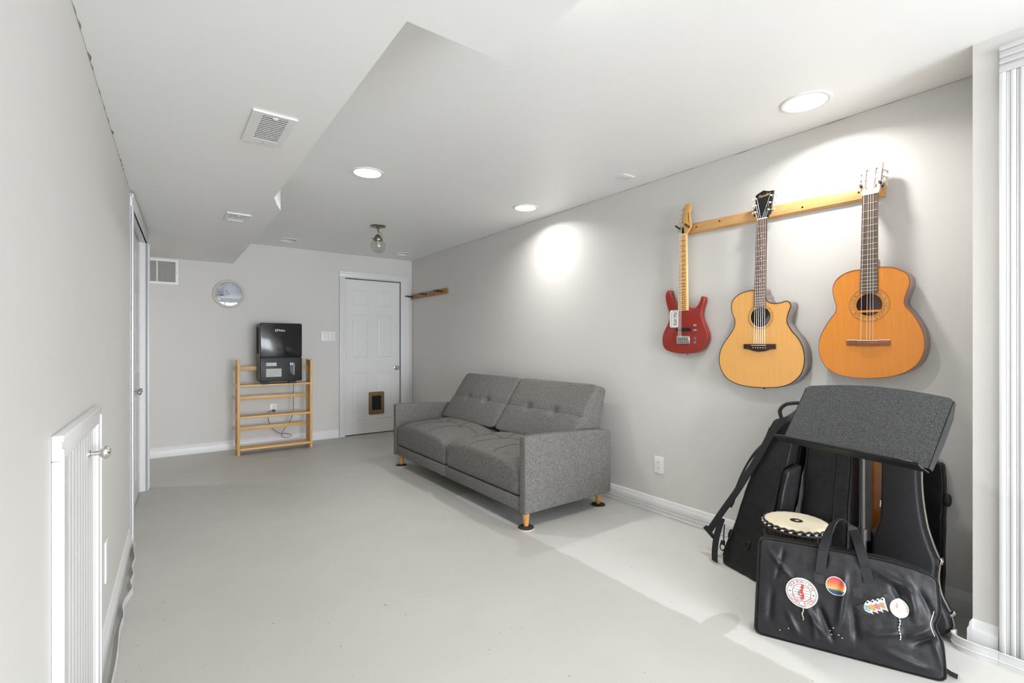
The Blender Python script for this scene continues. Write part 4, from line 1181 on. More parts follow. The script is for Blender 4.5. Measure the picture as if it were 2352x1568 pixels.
for k in range(6):
    xx, y = -.026 + k * .0060, .806 + k * .0270
    mb = MB().cyl((xx, y, .012), (xx, y, .0135), .0075, .007, 14).cyl((xx, y, .0135), (xx, y, .022), .0042, .0036, 12)
    mb.box(xx - .026, xx - .008, y - .0015, y + .0015, .003, .006).ball((xx - .024, y, .004), .0035, .0065, .005, 10)
    put('tuning_peg', mb, 'nickel', EG)
put('truss_cover', MB().prism([(-.022, .790), (.004, .788), (-.004, .828), (-.012, .828)], .012, .0135), 'ink_black', EG)
strings(EG, 6, -.010, .036, yn + .005, -.015, .050, yb + .012, .020, .018, .0008, 'string', which=(0, 1, 2), extra=lambda k: (-.026 + k * .006, .806 + k * .027, .016))
put('pickup', MB().prism(rrect(-.062, .040, .147, .170, .0112, 6), 0, .010, bev=.002), 'black_plastic', EG)
b_ = put('bridge', MB().prism(rrect(-.062, .036, .066, .116, .003, 2), 0, .006, bev=.001), 'chrome', EG, smooth=0)
for k in range(6): put('bridge_saddle', MB().box(-.052 + k * .0145, -.041 + k * .0145, .086, .106, .006, .012, .001), 'nickel', b_)
for k in range(6): put('bridge_screw', MB().ball((-.0465 + k * .0145, .076, .006), .004, .004, .0025, 8), 'ink_black', b_)
for y in (.184, .152): put('knob', MB().lathe([(0, .018), (.007, .017), (.009, .012), (.010, 0)], 16, (.077, y, 0)), 'chrome', EG)
for y in (.100, .075):
    j = put('jack', MB().lathe([(.0045, .003), (.008, .003), (.009, 0)], 16, (.071, y, 0)), 'chrome', EG)
    put('socket', MB().lathe([(0, .001), (.0045, .0015)], 12, (.071, y, 0)), 'ink_black', j)
st = put('sticker', MB().prism(rrect(-.117, -.050, .174, .290, .014, 5), .0002, .0009), 'sticker_white', EG)
lg = MB(); add_text(lg, "Keb' Mo'", .042, lambda x, y: (-.074 - y * .9, .232 + x * .62, .0013), shear=.3)
for w0, w1 in ((.180, .184), (.190, .206), (.212, .232), (.238, .250), (.256, .280)):
    lg.tube([(-.104 + .0042 * math.sin(k * 2.3 + w0 * 90) * (1 if k % 3 else .5), w0 + (w1 - w0) * k / 9, .0012) for k in range(10)], .0006, 4)
put('handwriting', lg, 'ink_black', st, smooth=0)
put('strap_button', MB().lathe([(0, .010), (.004, .010), (.006, .009), (.003, .004), (.005, -.001)], 12, f=lambda p: Vector((p.x + .004, -p.z, p.y - .02))), 'chrome', EG)
put('strap_button', MB().lathe([(0, .010), (.004, .010), (.006, .009), (.003, .004), (.005, -.001)], 12, f=lambda p: Vector((p.x - .127, p.z + .429, p.y - .02))), 'chrome', EG)

# ================================================================== HANGING GLOBE FIXTURE
P = thing('pendant_light', 'brass ceiling fixture with ribbed clear glass globe hanging askew', 'light', on_ceiling(1.72, 4.567))
# local z points down
put('canopy', MB().lathe([(0, .022), (.012, .022), (.020, .016), (.050, .014), (.068, .010), (.074, .004), (.074, 0)], 40), 'brass', P)
lk = MB()
def link(c, ax, a=.012, b=.007):
    pts = []
    for i in range(14):
        t_ = 2 * math.pi * i / 14
        p = Vector((0, 0, a * math.cos(t_))) + Vector((1, 0, 0) if ax else (0, 1, 0)) * (b * math.sin(t_))
        pts.append(Vector(c) + p)
    lk.tube(pts, .0018, 6, True)
for k in range(3): link((.002 * k, 0, .030 + k * .017), k % 2)
put('chain', lk, 'brass', P)
lk = MB().tube(smooth_loop([(-.02, 0, .016), (-.005, .004, .040), (.010, .006, .058), (.035, .008, .075), (.046, .0, .105), (.036, -.004, .128)], 5, False), .0022, 6)
lk.tube(smooth_loop([(.02, 0, .016), (.002, .004, .042), (.016, .012, .070), (.026, .010, .100), (.034, .004, .130)], 5, False), .0022, 6)
put('wires', lk, 'brass', P)
put('socket_cup', MB().lathe([(0, .082), (.010, .083), (.024, .092), (.034, .110), (.036, .118), (.044, .124), (.046, .134), (.044, .142), (.040, .142), (.030, .12), (0, .11)], 32, (0, 0, 0)).cyl((-.044, 0, .130), (-.060, 0, .128), .003, .003, 8).ball((-.062, 0, .128), .005, .005, .005, 10), 'brass', P)
gl = MB()
prof = []
for i in range(15):
    a = math.pi * (0.20 + .80 * i / 14); prof.append((max(0.0, .072 * math.sin(a)) if i < 14 else 0, .198 - .072 * math.cos(a)))
nseg = 64
gl.lathe(prof, nseg, f=None)
for v in gl.bm.verts:
    r_ = math.hypot(v.co.x, v.co.y)
    if r_ > .004:
        k = 1 + .012 * math.cos(24 * math.atan2(v.co.y, v.co.x)) 
        v.co.x *= k; v.co.y *= k
put('globe', gl, 'globe_glass', P)
put('bulb', MB().lathe([(0, .205), (.012, .203), (.019, .190), (.018, .175), (.012, .155), (.012, .135)], 20), 'lens_off', P)

# ================================================================== THE PILE OF INSTRUMENT GEAR
def hexa(c8, n=(14, 14, 14), r=.22, amp=.004, fr=7.0, seed=0.0, bulge=0.0):
    """soft box through eight corners: bottom FL FR BR BL, then top FL FR BR BL"""
    C = [Vector(p) for p in c8]
    mid = sum(C, Vector()) / 8
    def f(q):
        u, v, w_ = (q.x + 1) / 2, (q.y + 1) / 2, (q.z + 1) / 2     # u across, v depth, w up
        b = (C[0] * (1 - u) + C[1] * u) * (1 - v) + (C[3] * (1 - u) + C[2] * u) * v
        t = (C[4] * (1 - u) + C[5] * u) * (1 - v) + (C[7] * (1 - u) + C[6] * u) * v
        p = b * (1 - w_) + t * w_
        d = (p - mid); d.z *= .2
        if d.length > 1e-6: d.normalize()
        k = bulge * (1 - abs(q.x) ** 4) * (1 - abs(q.z) ** 4)
        nz = amp * (noise.noise(p * fr + Vector((seed, 0, 0))) + .5 * noise.noise(p * fr * 2.6 + Vector((0, seed, 0))))
        p = p + d * (k + nz)
        p.z = max(p.z, .002)
        return p
    return f

# ---- padded gig bag with shoulder straps
gf = hexa([(2.436, 1.43, .004), (2.365, 1.19, .004), (2.525, 1.141, .004), (2.596, 1.381, .004),
           (2.655, 1.258, .775), (2.632, 1.120, .820), (2.757, 1.082, .820), (2.780, 1.22, .775)], r=.2, amp=.007, fr=9, bulge=.012)
GB = thing('gig_bag', 'tall padded black gig bag with shoulder straps leaning on the wall', 'bag', loc=(2.48, 1.285, 0))
off = Vector((-2.48, -1.285, 0))
L3 = lambda pts: [Vector(p) + off for p in pts]
put('body', MB().soft((18, 14, 36), lambda q: gf(q) + off, .16), 'gig_nylon', GB, smooth=60)
edge = []
for w_ in range(25):
    z = -.94 + 1.88 * w_ / 24
    p = gf(Vector((.955, -.955, z))); edge.append(p + off)
put('piping', MB().tube(edge, .0035, 7), 'piping', GB)
edge = [gf(Vector((-.955, -.955, -.9 + 1.8 * k / 20))) + off for k in range(21)]
put('piping', MB().tube(edge, .003, 7), 'black_plastic', GB)
edge = [gf(Vector((.9, .2, -.94 + 1.8 * k / 20))) + off + Vector((-.003, -.004, 0)) for k in range(21)]
put('zip', MB().tube(edge, .003, 6), 'black_plastic', GB)
put('handle', MB().tube(smooth_loop(L3([(2.737, 1.240, .770), (2.733, 1.250, .818), (2.735, 1.225, .852), (2.728, 1.182, .866), (2.718, 1.135, .870), (2.715, 1.10, .845), (2.712, 1.095, .81)]), 5, False), .0095, 10), 'black_rubber', GB)
wd = Vector((.25, .93, .20))
put('shoulder_strap', MB().ribbon(smooth_loop(L3([(2.66, 1.12, .835), (2.607, 1.140, .805), (2.606, 1.186, .773), (2.596, 1.232, .710), (2.576, 1.268, .622), (2.553, 1.316, .516), (2.525, 1.377, .388), (2.500, 1.449, .258), (2.478, 1.510, .144)]), 5, False), Vector((.30, .80, .45)), .036, .005), 'webbing', GB)
put('shoulder_strap', MB().ribbon(smooth_loop(L3([(2.470, 1.432, .235), (2.442, 1.446, .142), (2.412, 1.440, .070), (2.405, 1.436, .014)]), 5, False), Vector((-.30, -.95, 0)), .040, .004), 'webbing', GB)
put('shoulder_strap', MB().ribbon(smooth_loop(L3([(2.660, 1.272, .655), (2.650, 1.325, .605), (2.632, 1.368, .534), (2.606, 1.400, .441), (2.580, 1.420, .350), (2.560, 1.426, .29)]), 5, False), Vector((.9, .2, .3)), .05, .012), 'black_rubber', GB)
put('strap_end', MB().prism([(0, 0), (.075, -.010), (.078, .012), (.02, .028)], -.003, .003, f=lambda c: Vector((2.484, 1.552, .142)) + off + Vector((-.30, -.95, -.30)) * c.x + Vector((.1, -.1, 1)) * c.y + Vector((-.9, .3, .2)) * c.z), 'webbing', GB)
for p in ((2.474, 1.383, .163), (2.432, 1.269, .148)):
    c = Vector(p) + off + Vector((-.004, .001, .001))
    put('rubber_foot', MB().soft((6, 6, 6), lambda q, c=c: c + Vector((-.90, .28, .32)) * (q.x * .006) + Vector((.28, .95, -.05)) * (q.y * .014) + Vector((.29, -.15, .94)) * (q.z * .026), .9), 'black_gloss', GB, smooth=60)
put('clip', MB().tube(smooth_loop(L3([(2.470, 1.418, .205), (2.452, 1.412, .150), (2.438, 1.402, .120), (2.430, 1.392, .098), (2.428, 1.404, .078), (2.430, 1.420, .088), (2.440, 1.420, .115)]), 4, False), .0032, 8).box(2.430 - 2.48, 2.444 - 2.48, 1.398 - 1.285, 1.418 - 1.285, .105, .128, .003), 'steel_black', GB)
pk = hexa([(2.40, 1.150, .08), (2.50, 1.118, .08), (2.53, 1.150, .08), (2.42, 1.18, .08), (2.50, 1.108, .55), (2.60, 1.075, .58), (2.62, 1.11, .58), (2.52, 1.14, .55)], amp=.006, fr=16)
put('pocket', MB().soft((10, 8, 20), lambda q: pk(q) + off, .3), 'gig_nylon', GB, smooth=60)

# ---- second, narrower gig bag
g2 = hexa([(2.505, 1.085, .004), (2.490, .855, .004), (2.610, .845, .004), (2.625, 1.075, .004),
           (2.665, 1.068, .86), (2.655, .875, .86), (2.775, .865, .86), (2.785, 1.058, .86)], amp=.006, fr=8, seed=4, bulge=.012)
GB2 = thing('gig_bag', 'narrow black gig bag between the padded bag and music stand', 'bag', loc=(2.55, .94, 0))
off2 = Vector((-2.55, -.94, 0))
put('body', MB().soft((14, 12, 30), lambda q: g2(q) + off2, .18), 'gig_nylon', GB2, smooth=60)
for xx in (.955, .35, -.955):
    put('piping', MB().tube([g2(Vector((xx, -.975, -.9 + 1.8 * k / 20))) + off2 + Vector((-.002, 0, 0)) for k in range(21)], .003, 7), 'piping', GB2)

# ---- black guitar with a brown neck, stood facing the wall
BG = thing('bass_guitar', 'black guitar with brown neck propped behind the hard case', 'guitar', on_right(.803, .004, 2.705) @ Matrix.Rotation(R(-3), 4, 'X'))
sc = .80
loop = smooth_loop([(-a * sc, b * sc) for a, b in E_out], 3)
put('body', MB().prism(loop, -.036, 0, bev=.005), 'black_gloss', BG, smooth=50)
put('neck', MB().prism([(-.024, .30), (.028, .30), (.024, .74), (-.020, .74)], -.004, .002).soft((8, 16, 6), lambda q: Vector((.002 + q.x * .024, .535 + q.y * .225, .004 + q.z * .014)), .4), 'amp_brown', BG)
put('neck_plate', MB().prism(rrect(-.026, .030, .235, .305, .006), 0, .003, bev=.001), 'chrome', BG)
put('headstock', MB().prism(smooth_loop([(-.02, .74), (-.03, .79), (-.03, .84), (.0, .86), (.03, .83), (.035, .79), (.024, .74)], 3), -.012, .004), 'amp_brown', BG)

# ---- hard shell guitar case
HC = thing('guitar_case', 'hard black guitar shaped case with silver rim by the pier', 'case', on_right(.668, .0, 2.560) @ Matrix.Rotation(R(-5.7), 4, 'X'))
right = [(.050, .80), (.050, .64), (.054, .56), (.062, .49), (.076, .41), (.098, .34), (.116, .288), (.114, .22), (.124, .16), (.148, .11), (.164, .058), (.150, .018), (.10, .003)]
right = [(-.086 * 0 + x, y) for x, y in right]
left = [(-.086, .80), (-.085, .62), (-.083, .48), (-.084, .415), (-.096, .362), (-.109, .301), (-.109, .253), (-.106, .21), (-.118, .15), (-.150, .105), (-.164, .058), (-.15, .018), (-.10, .003)]
out = [(-.02, .815)] + right + [(0, 0)] + left[::-1]
loop = smooth_loop(out, 3)
def inset(loop, k):
    n = len(loop); o = []
    for i in range(n):
        a, b = Vector(loop[i - 1]), Vector(loop[(i + 1) % n]); t = (b - a).normalized()
        o.append((loop[i][0] - t.y * k * SG, loop[i][1] + t.x * k * SG))
    return o
area = sum(loop[i - 1][0] * loop[i][1] - loop[i][0] * loop[i - 1][1] for i in range(len(loop)))
SG = 1 if area > 0 else -1
def shell_case(z0, z1, k):
    mb = MB(); bm = mb.bm; rows = []
    for t in range(6):
        a = math.pi / 2 * t / 5
        L = inset(loop, k * (1 - math.cos(a)) )
        rows.append([bm.verts.new((x, y, z0 + (z1 - z0) * math.sin(a))) for x, y in L])
    n = len(loop)
    for A_, B_ in zip(rows, rows[1:]):
        for i in range(n): bm.faces.new((A_[i], A_[(i + 1) % n], B_[(i + 1) % n], B_[i]))
    bm.faces.new(rows[-1])
    return mb
put('lid', shell_case(.003, .045, .016), 'case_grain', HC, smooth=50)
put('shell', shell_case(-.003, -.060, .016), 'case_grain', HC, smooth=50)
put('rim', MB().tube([(x, y, 0) for x, y in loop], .0042, 8, True), 'case_rim', HC)
for x, y, a in ((.118, .288, 75), (.158, .100, 60), (-.084, .47, 90)):
    mt = Matrix.Translation((x, y, 0)) @ Matrix.Rotation(R(a), 4, 'Z')
    put('latch', MB().box(-.017, .017, -.006, .006, -.014, .014, .003, mat=mt).box(-.011, .011, -.010, -.004, -.007, .010, .002, mat=mt), 'chrome', HC)

# ---- soft black case behind it
s3 = hexa([(2.755, .652, .004), (2.750, .580, .004), (2.812, .580, .004), (2.815, .652, .004), (2.757, .652, .66), (2.750, .572, .655), (2.812, .572, .655), (2.815, .652, .66)], amp=.004, fr=14, seed=9)
SC = thing('soft_case', 'soft black case against the wall behind the hard guitar case', 'case', loc=(2.785, .612, 0))
off3 = Vector((-2.785, -.612, 0))
put('body', MB().soft((12, 6, 24), lambda q: s3(q) + off3, .3), 'gig_nylon', SC, smooth=60)
put('flap_edge', MB().tube([s3(Vector((.7 + .2 * math.sin(k / 12 * 3), -1.0, 1 - k * .06))) + off3 + Vector((-.004, 0, 0)) for k in range(13)], .003, 6), 'black_gloss', SC)
put('strap_stub', MB().soft((6, 6, 6), lambda q: Vector((2.775 + q.x * .012, .566 + q.y * .014, .50 + q.z * .028)) + off3, .8), 'black_rubber', SC)

# ---- djembe
DJ = thing('djembe', 'small djembe drum with pale skin and black rope', 'drum', loc=(2.352, 1.003, 0))
HR = .133
put('shell', MB().lathe([(.085, 0), (.088, .012), (.070, .05), (.056, .10), (.054, .135), (.066, .17), (.095, .215), (.118, .270), (.127, .33), (.127, .362), (0, .362), ], 48), 'drum_wood', DJ, smooth=40)
put('skin', MB().lathe([(0, .3735), (.10, .3738), (.124, .3725), (.129, .3695), (.130, .360)], 56), 'drum_skin', DJ)
put('emblem', MB().prism(circle(0, 0, .026, 32, .026), .3741, .3746, [circle(0.002, -.002, .009, 16)]), 'ink_black', DJ)
em = MB(); add_text(em, 'M', .022, lambda x, y: (.002 + x * .9 * .45 - y * .9, -.002 - x * .9 + -y * .45, .3750)); put('emblem_letter', em, 'drum_skin', DJ, smooth=0)
put('hoop', MB().tube([(HR * math.cos(a), HR * math.sin(a), .350) for a in [2 * math.pi * i / 60 for i in range(60)]], .0065, 8, True), 'rope', DJ)
put('hoop', MB().tube([(HR * 1.0 * math.cos(a), HR * math.sin(a), .366 + .0035 * math.sin(26 * a)) for a in [2 * math.pi * i / 208 for i in range(208)]], .0042, 6, True), 'rope', DJ)
N_ROPE = 26
for i in range(N_ROPE):
    a = 2 * math.pi * i / N_ROPE; c, s_ = math.cos(a), math.sin(a)
    put('rope_loop', MB().ball(((HR + .003) * c, (HR + .003) * s_, .3585), .0075, .0075, .0035, 8), 'rope_light' if i % 1 == 0 else 'rope', DJ)
    for da in (-.05, .05):
        ca, sa = math.cos(a + da), math.sin(a + da)
        put('rope', MB().tube([((HR + .001) * ca, (HR + .001) * sa, .356), (.1315 * ca, .1315 * sa, .335), (.1215 * ca, .1215 * sa, .27), (.098 * ca, .098 * sa, .215), (.070 * math.cos(a), .070 * math.sin(a), .17)], .0024, 5), 'rope', DJ)
for z, r_ in ((.300, .1265), (.283, .1245), (.266, .1215), (.249, .1155)):
    put('lacing', MB().tube([((r_ + .003 + .002 * math.sin(52 * a)) * math.cos(a), (r_ + .003 + .002 * math.sin(52 * a)) * math.sin(a), z) for a in [2 * math.pi * k / 208 for k in range(208)]], .0026, 5, True), 'rope', DJ)

# ---- music stand
MSt = thing('music_stand', 'black music stand with speckled desk above the instrument bags', 'music stand', loc=(2.222, .706, 0))
ms_off = Vector((-2.222, -.706, 0))
PR, PL = Vector((2.063, .471, .768)), Vector((2.206, .991, .768))
wv = (PR - PL); DWd = wv.length; wv.normalize()
nb = Vector((.96417, -.26529, 0)); PHI = R(32.5)
upv = Vector((0, 0, 1)) * math.cos(PHI) + nb * math.sin(PHI); fn = wv.cross(upv)      # toward the reader
mid = (PR + PL) / 2 + ms_off
DF = lambda x, y, z: mid + wv * x + upv * y + fn * z
hwid, hh = DWd / 2, .285
outl = [(-hwid, 0), (hwid, 0)] + [(hwid + .004, .10), (hwid + .004, .235)]
cr = []
for i in range(6): a = R(90 * i / 5 * .95); cr.append((hwid + .004 - .026 * (1 - math.cos(a)), .245 + .026 * math.sin(a)))
outl += cr
for i in range(1, 12):
    t = i / 12; outl.append((hwid - .022 - (2 * hwid - .044) * t, .272 + .020 * math.sin(math.pi * t)))
outl += [(-x, y) for x, y in cr[::-1]] + [(-hwid - .004, .235), (-hwid - .004, .10)]
put('desk', MB().prism(outl, -.004, 0, f=lambda c: DF(*c)), 'desk_crinkle', MSt)
for s in (-1, 1):
    fl = [(.0, 0), (.0, -.022), (.10, -.030), (.20, -.030), (.255, -.012), (.258, 0)]
    put('side_flange', MB().prism([(b, a) for a, b in fl], -.002, .002, f=lambda c, s=s: DF(s * (hwid + .003) + c.z, c.y, c.x)), 'steel_black', MSt)
led = MB().prism([(-.012, -.002), (.050, -.006), (.056, .002), (.054, .004), (.048, -.002), (-.012, .002)], -hwid - .010, hwid + .002, f=lambda c: DF(c.z, -.010 + c.y, c.x))
put('ledge', led, 'steel_black', MSt)
put('ledge_rim', MB().tube([DF(-hwid - .008, -.010, .036), DF(-hwid - .002, -.010, .052)] + [DF(-hwid + .02 + (2 * hwid - .04) * k / 12, -.0085, .0555) for k in range(13)] + [DF(hwid - .002, -.010, .046), DF(hwid + .002, -.016, .030)], .0028, 7), 'pole_grey', MSt)
pc = Vector((0, 0, 0))
bm_ = DF(0, .11, -.004)
put('pole', MB().cyl((0, 0, .045), (0, 0, .44), .0145, .0145, 20).cyl((0, 0, .42), (0, 0, .745), .0105, .0105, 20).cyl((0, 0, .415), (0, 0, .46), .017, .017, 20), 'pole_grey', MSt)
put('desk_bracket', MB().tube([(0, 0, .74), (0, 0, .775), tuple((bm_ - fn * .02) * .5 + Vector((0, 0, .80)) * .5), tuple(bm_ - fn * .004)], .010, 10).box(-.03, .03, -.03, .03, -.010, 0, mat=frame(wv, upv, fn, bm_)), 'steel_black', MSt)
put('hub', MB().lathe([(0, .06), (.022, .058), (.026, .045), (.026, .022), (.018, .016), (0, .016)], 24), 'steel_black', MSt)
for dx, dy, ln in ((-.417, .909, .20), (.417, -.909, .17), (.95, .31, .20)):
    put('leg', MB().tube([(dx * .018, dy * .018, .040), (dx * ln * .5, dy * ln * .5, .030), (dx * ln, dy * ln, .010)], .0085, 8), 'steel_black', MSt)

# ---- soft carry bag with stickers in front of everything
Abase = Vector((1.956, .994, 0)); bu = Vector((.4156, -.90955, 0)); nbk = Vector((.90955, .4156, 0))
bv = (Vector((0, 0, 1)) + .18 * nbk).normalized(); bz = bu.cross(bv)
TB = thing('carry_bag', 'soft black carry bag with round stickers standing in front of the pile', 'bag', frame(bu, bv, bz, Abase + Vector((0, 0, .002))))
BL_, BH_ = .588, .372
def ridge(u, v, u0, v0, u1, v1, wdt, amp):
    """soft fold running from (u0,v0) to (u1,v1)"""
    d = Vector((u1 - u0, v1 - v0)); L = d.length; d /= L
    p = Vector((u - u0, v - v0)); t = p.dot(d) / L
    if t < -.15 or t > 1.15: return 0
    e = p.x * d.y - p.y * d.x
    return amp * math.exp(-(e / wdt) ** 2) * math.exp(-((t - .5) / .42) ** 4)
FOLDS = [(.04, .33, .13, .24, .012, .010), (.10, .35, .07, .22, .010, -.008), (.17, .16, .24, .06, .013, .012), (.22, .17, .27, .04, .012, -.012), (.20, .13, .21, .03, .010, .010),
         (.31, .30, .28, .10, .012, .012), (.33, .20, .34, .06, .014, -.010), (.40, .33, .52, .29, .016, .014), (.45, .30, .50, .20, .014, -.012), (.49, .34, .52, .18, .014, .012),
         (.36, .10, .48, .14, .014, .011), (.47, .12, .58, .185, .012, .013), (.50, .10, .58, .15, .012, -.014), (.53, .30, .575, .20, .012, -.012), (.42, .06, .55, .03, .014, .009),
         (.56, .14, .585, .03, .012, .012), (.06, .20, .05, .06, .014, -.009), (.11, .12, .16, .03, .013, .009), (.25, .36, .24, .30, .010, -.007), (.37, .35, .39, .29, .010, -.007)]
def bag_w(u, v):
    """how far the front cloth stands out"""
    a, b = u / BL_ * 2 - 1, v / BH_ * 2 - 1
    w_ = .020 * (1 - abs(a) ** 3) * (1 - abs(b) ** 3)
    for f_ in FOLDS: w_ += ridge(u, v, f_[0], f_[1], f_[2], f_[3], f_[4] * .8, f_[5] * 1.25)
    w_ += .0045 * noise.noise(Vector((u * 11, v * 9, 2.2))) + .0022 * noise.noise(Vector((u * 30, v * 22, 5.1)))
    return w_
def bag_map(q):
    u = (q.x + 1) / 2 * BL_; v = (q.y + 1) / 2 * BH_
    top = .004 * math.sin(u * 9) - .030 * max(0, (u - .42) / .168) ** 2 + .004
    v2 = v + top * (v / BH_) ** 2
    u2 = u - .018 * math.exp(-((v - .185) / .035) ** 2) * (u / BL_) ** 6 + .010 * (1 - v / BH_) * (u / BL_) ** 3 + .014 * (v / BH_) * (1 - u / BL_) ** 4
    fz = max(0.0, q.z)
    z = -.040 + q.z * .040
    if q.z > 0: z += bag_w(u, v) * fz * (1 - abs(q.x) ** 10) * (1 - abs(q.y) ** 10)
    return Vector((u2, max(v2, .0), z))
put('bag_body', MB().soft((132, 88, 6), bag_map, .12), 'bag_cloth', TB, smooth=70)
def rim_pts(zs):
    pts = []
    for k in range(100):
        t = k / 100 * 4
        s_ = t % 1; e = int(t)
        q = [(-1 + 2 * s_, -1), (1, -1 + 2 * s_), (1 - 2 * s_, 1), (-1, 1 - 2 * s_)][e]
        c = Vector((max(-.88, min(.88, q[0])), max(-.88, min(.88, q[1])))); d = Vector(q) - c
        p = c + d.normalized() * .12 if d.length > 1e-6 else Vector(q)
        pts.append(bag_map(Vector((p.x, p.y, zs))) )
    return pts
put('piping', MB().tube(rim_pts(.86), .0032, 7, True), 'black_plastic', TB)
put('piping', MB().tube(rim_pts(-.86), .0032, 7, True), 'black_plastic', TB)
def bag_pt(u, v, lift=.0015):
    return Vector((u + .0, v, bag_w(u, v) * 1.0 + lift))
# webbing handle: two stitched legs and an arch
def hleg(u0, v0, u1, v1, n=8): return [bag_pt(u0 + (u1 - u0) * k / n, v0 + (v1 - v0) * k / n, .010) for k in range(n + 1)]
hp = hleg(.228, .288, .238, .366) + [Vector((.245, .395, .012)), Vector((.258, .440, .000)), Vector((.278, .480, -.012)), Vector((.303, .498, -.018)), Vector((.328, .486, -.014)), Vector((.346, .450, -.004)), Vector((.358, .405, .008))] + hleg(.366, .372, .384, .284)
hw_ = [Vector((1, -.1, 0))] * 9 + [Vector((1, .05, .2)), Vector((.9, .3, .5)), Vector((.5, .2, .9)), Vector((0, 0, 1)), Vector((-.4, .3, .9)), Vector((.8, .5, .6)) * -1, Vector((-1, -.1, -.2))] + [Vector((-1, -.2, 0))] * 9
def resample(pts, wds, sub=3):
    P = smooth_loop(pts, sub, False); out = []
    for i in range(len(P)):
        t = i / sub; k = min(int(t), len(wds) - 2); f_ = t - k
        out.append(wds[k] * (1 - f_) + wds[k + 1] * f_)
    return P, out
P_, W_ = resample(hp, hw_)
put('handle', MB().ribbon(P_, W_, .033, .0035), 'webbing', TB)
put('zip_tab', MB().ribbon([(BL_ + .004, .035, -.05), (BL_ + .030, .022, -.045), (BL_ + .048, .018, -.040)], Vector((.2, 1, 0)), .016, .004), 'webbing', TB)
put('zip_edge', MB().tube([bag_map(Vector((.93, -.2 + .06 * k, .9))) + Vector((.002, 0, .003)) for k in range(9)], .0022, 5), 'case_rim', TB)

# stickers lie on the cloth
def disc(cu, cv, ru, rv, lift, mat, name, parent, r_in=0.0, f=None, n=48, rings=10):
    mb = MB(); rows = []
    for j in range(rings + 1):
        r_ = r_in + (1 - r_in) * j / rings
        if r_ < 1e-6: rows.append([mb.bm.verts.new(bag_pt(cu, cv, lift))]); continue
        rows.append([mb.bm.verts.new(bag_pt(cu + ru * r_ * math.cos(2 * math.pi * k / n), cv + rv * r_ * math.sin(2 * math.pi * k / n), lift)) for k in range(n)])
    for A_, B_ in zip(rows, rows[1:]):
        for k in range(n):
            q = [A_[k % len(A_)], A_[(k + 1) % len(A_)], B_[(k + 1) % n], B_[k]]
            q = [x for i, x in enumerate(q) if x not in q[:i]]
            if len(q) > 2: mb.bm.faces.new(q)
    return put(name, mb, mat, parent, smooth=60)
def flat(poly, lift, mat, name, parent):
    cx, cy = sum(p[0] for p in poly) / len(poly), sum(p[1] for p in poly) / len(poly)
    mb = MB(); n = len(poly); NR = 6
    dense = []
    for k in range(n):
        p0, p1 = poly[k], poly[(k + 1) % n]
        dense += [(p0[0] + (p1[0] - p0[0]) * j / 4, p0[1] + (p1[1] - p0[1]) * j / 4) for j in range(4)]
    rows = [[mb.bm.verts.new(bag_pt(cx + (x - cx) * k / NR, cy + (y - cy) * k / NR, lift)) for x, y in dense] for k in range(1, NR + 1)]
    c = mb.bm.verts.new(bag_pt(cx, cy, lift)); n = len(dense)
    for k in range(n): mb.bm.faces.new((c, rows[0][k], rows[0][(k + 1) % n]))
    for A_, B_ in zip(rows, rows[1:]):
        for k in range(n): mb.bm.faces.new((A_[k], A_[(k + 1) % n], B_[(k + 1) % n], B_[k]))
    return put(name, mb, mat, parent, smooth=60)
# 1: town band sticker
cu, cv, RR = .1655, .2005, .0545
s1 = disc(cu, cv, RR, RR, .0030, 'sticker_white', 'band_sticker', TB)
disc(cu, cv, RR * .93, RR * .93, .0040, 'sticker_grey', 'ring', s1, .955)
disc(cu, cv, RR * .86, RR * .86, .0040, 'sticker_grey', 'ring', s1, .975)
disc(cu, cv, RR * .585, RR * .585, .0040, 'ink_black', 'ring', s1, .95)
def arc_text(s, r_, size, a0, a1, top=True):
    n = len(s); tx = MB()
    for i, ch in enumerate(s):
        if ch == ' ': continue
        a = R(a0 + (a1 - a0) * i / (n - 1)); rot = a - math.pi / 2 if top else a + math.pi / 2
        add_text(tx, ch, size, lambda x, y: bag_pt(cu + r_ * math.cos(a) + x * math.cos(rot) - y * math.sin(rot), cv + r_ * math.sin(a) + x * math.sin(rot) + y * math.cos(rot), .0048))
    put('lettering', tx, 'sticker_red', s1, smooth=0)
arc_text('HARWICH', RR * .725, .0170, 150, 30)
arc_text('TOWN BAND', RR * .725, .0160, 204, 336, False)
st = MB()
for k in range(5):
    y = cv + (-2 + k) * .0098; hw2 = math.sqrt(max(0, (RR * .50) ** 2 - (y - cv) ** 2))
    st.ribbon([bag_pt(cu - hw2 + 2 * hw2 * i / 8, y, .0046) for i in range(9)], Vector((0, 1, 0)), .0012, .0002)
for sgn in (-1, 1):
    pts = [(cu + sgn * RR * .725 + .0042 * (1 if i % 2 == 0 else .42) * math.sin(math.pi * i / 5), cv - .001 + .0042 * (1 if i % 2 == 0 else .42) * math.cos(math.pi * i / 5)) for i in range(10)]
    st.sheet([bag_pt(a, b, .0052) for a, b in pts])
put('stave', st, 'ink_black', s1, smooth=0)
cl = smooth_loop([(.004, -.026), (-.003, -.022), (.004, -.017), (.0075, -.022), (.006, -.010), (.003, .006), (.0005, .022), (.004, .029), (.0065, .024), (.002, .012), (-.007, .003), (-.0085, -.006), (-.002, -.012), (.007, -.009), (.006, -.001), (.000, .001), (-.002, -.004)], 4, False)
put('treble_clef', MB().tube([bag_pt(cu + a, cv + b, .0056) for a, b in cl], .0017, 6), 'sticker_red', s1)
# 2: sunset sticker
s2 = disc(.2775, .2515, .0325, .0335, .0030, 'sticker_white', 'sunset_sticker', TB)
disc(.2775, .2515, .0300, .0310, .0040, 'sunset_print', 'print', s2)
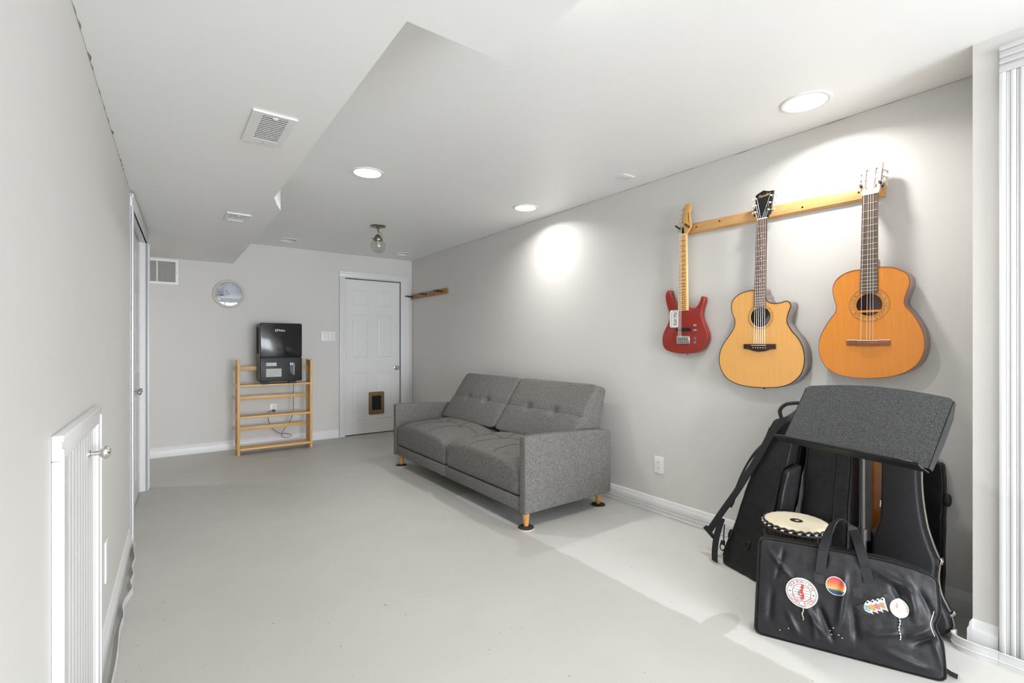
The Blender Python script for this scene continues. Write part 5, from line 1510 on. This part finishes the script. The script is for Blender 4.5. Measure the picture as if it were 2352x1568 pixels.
# 3: four figures sticker under clear tape
fig = [(0, .012), (.004, .016), (.008, .013), (.0085, .007), (.0095, .001), (.0125, -.010), (.0155, -.019), (.0115, -.016), (.005, -.016), (-.003, -.013), (-.006, -.007), (-.005, .0), (-.0035, .006)]
cen = [(.372, .203), (.387, .210), (.402, .217), (.417, .2245)]
s3_ = None
for k, (a, b) in enumerate(cen):
    o = flat([(a + x * 1.35, b + y * 1.35) for x, y in fig], .0030 + k * .0001, 'sticker_white', 'dancers_sticker' if k == 0 else 'backing', TB if k == 0 else s3_)
    if k == 0: s3_ = o
for (a, b), m_ in zip(cen, ('teal', 'amber', 'rose', 'tan')):
    flat([(a + x * .92 + .0005, b + y * .90 - .003) for x, y in fig if y < .009], .0048, m_, 'figure', s3_)
    flat([(a + .003 + .0032 * math.cos(t), b + .0135 + .0036 * math.sin(t)) for t in [2 * math.pi * i / 8 for i in range(8)]], .0052, 'ink_black', 'figure_head', s3_)
def tape(poly, name='tape'):
    return flat(poly, .0024, 'tape', name, TB)
tape([(.335, .190), (.420, .248), (.452, .222), (.446, .206), (.375, .168)])
tape([(.422, .256), (.440, .262), (.462, .226), (.444, .214)])
tape([(.330, .262), (.360, .262), (.362, .228), (.332, .226)])
tape([(.205, .283), (.238, .280), (.244, .248), (.210, .250)])
# 4: orchestra sticker
s4 = disc(.4705, .2175, .0285, .0315, .0030, 'sticker_white', 'orchestra_sticker', TB)
disc(.4705, .2175, .0285, .0315, .0040, 'cream', 'ring', s4, .93)
tx = MB(); add_text(tx, 'ORCHESTRA', .0098, lambda x, y: bag_pt(.470 + x * .93, .2105 + y, .0066))
put('lettering', tx, 'rose', s4, smooth=0)
for u0, u1 in ((.446, .458), (.468, .496)):
    put('print_line', MB().tube([bag_pt(u0 + (u1 - u0) * k / 14, .2195 + .0011 * math.sin(k * 2.6), .0052) for k in range(15)], .0004, 4), 'sticker_grey', s4)
put('treble_clef', MB().tube([bag_pt(.4625 + a * .36, .2265 + b * .36, .0052) for a, b in cl], .0006, 5), 'sticker_red', s4)
# peeled wisps of film hanging under two stickers
for (a, b, ln) in ((.1685, .146, .045), (.4690, .186, .075)):
    m_ = MB(); pts = []; wds = []
    for k in range(26):
        t = k / 25
        pts.append(bag_pt(a + .002 * math.sin(t * 9), b - ln * t, .003)); wds.append(Vector((math.cos(t * 22), .1, math.sin(t * 22))))
    m_.ribbon(pts, wds, .0055, .0006)
    put('film_wisp', m_, 'paper_grey', TB)
sp = MB()
for a, b in ((.268, .098), (.258, .082), (.263, .070), (.296, .069), (.12, .055), (.285, .077), (.09, .04)):
    c = bag_pt(a, b, .0016); sp.ball(c, .0030, .0014, .0008, 6)
o = put('lint', sp, 'sticker_white', TB); o['kind'] = 'stuff'
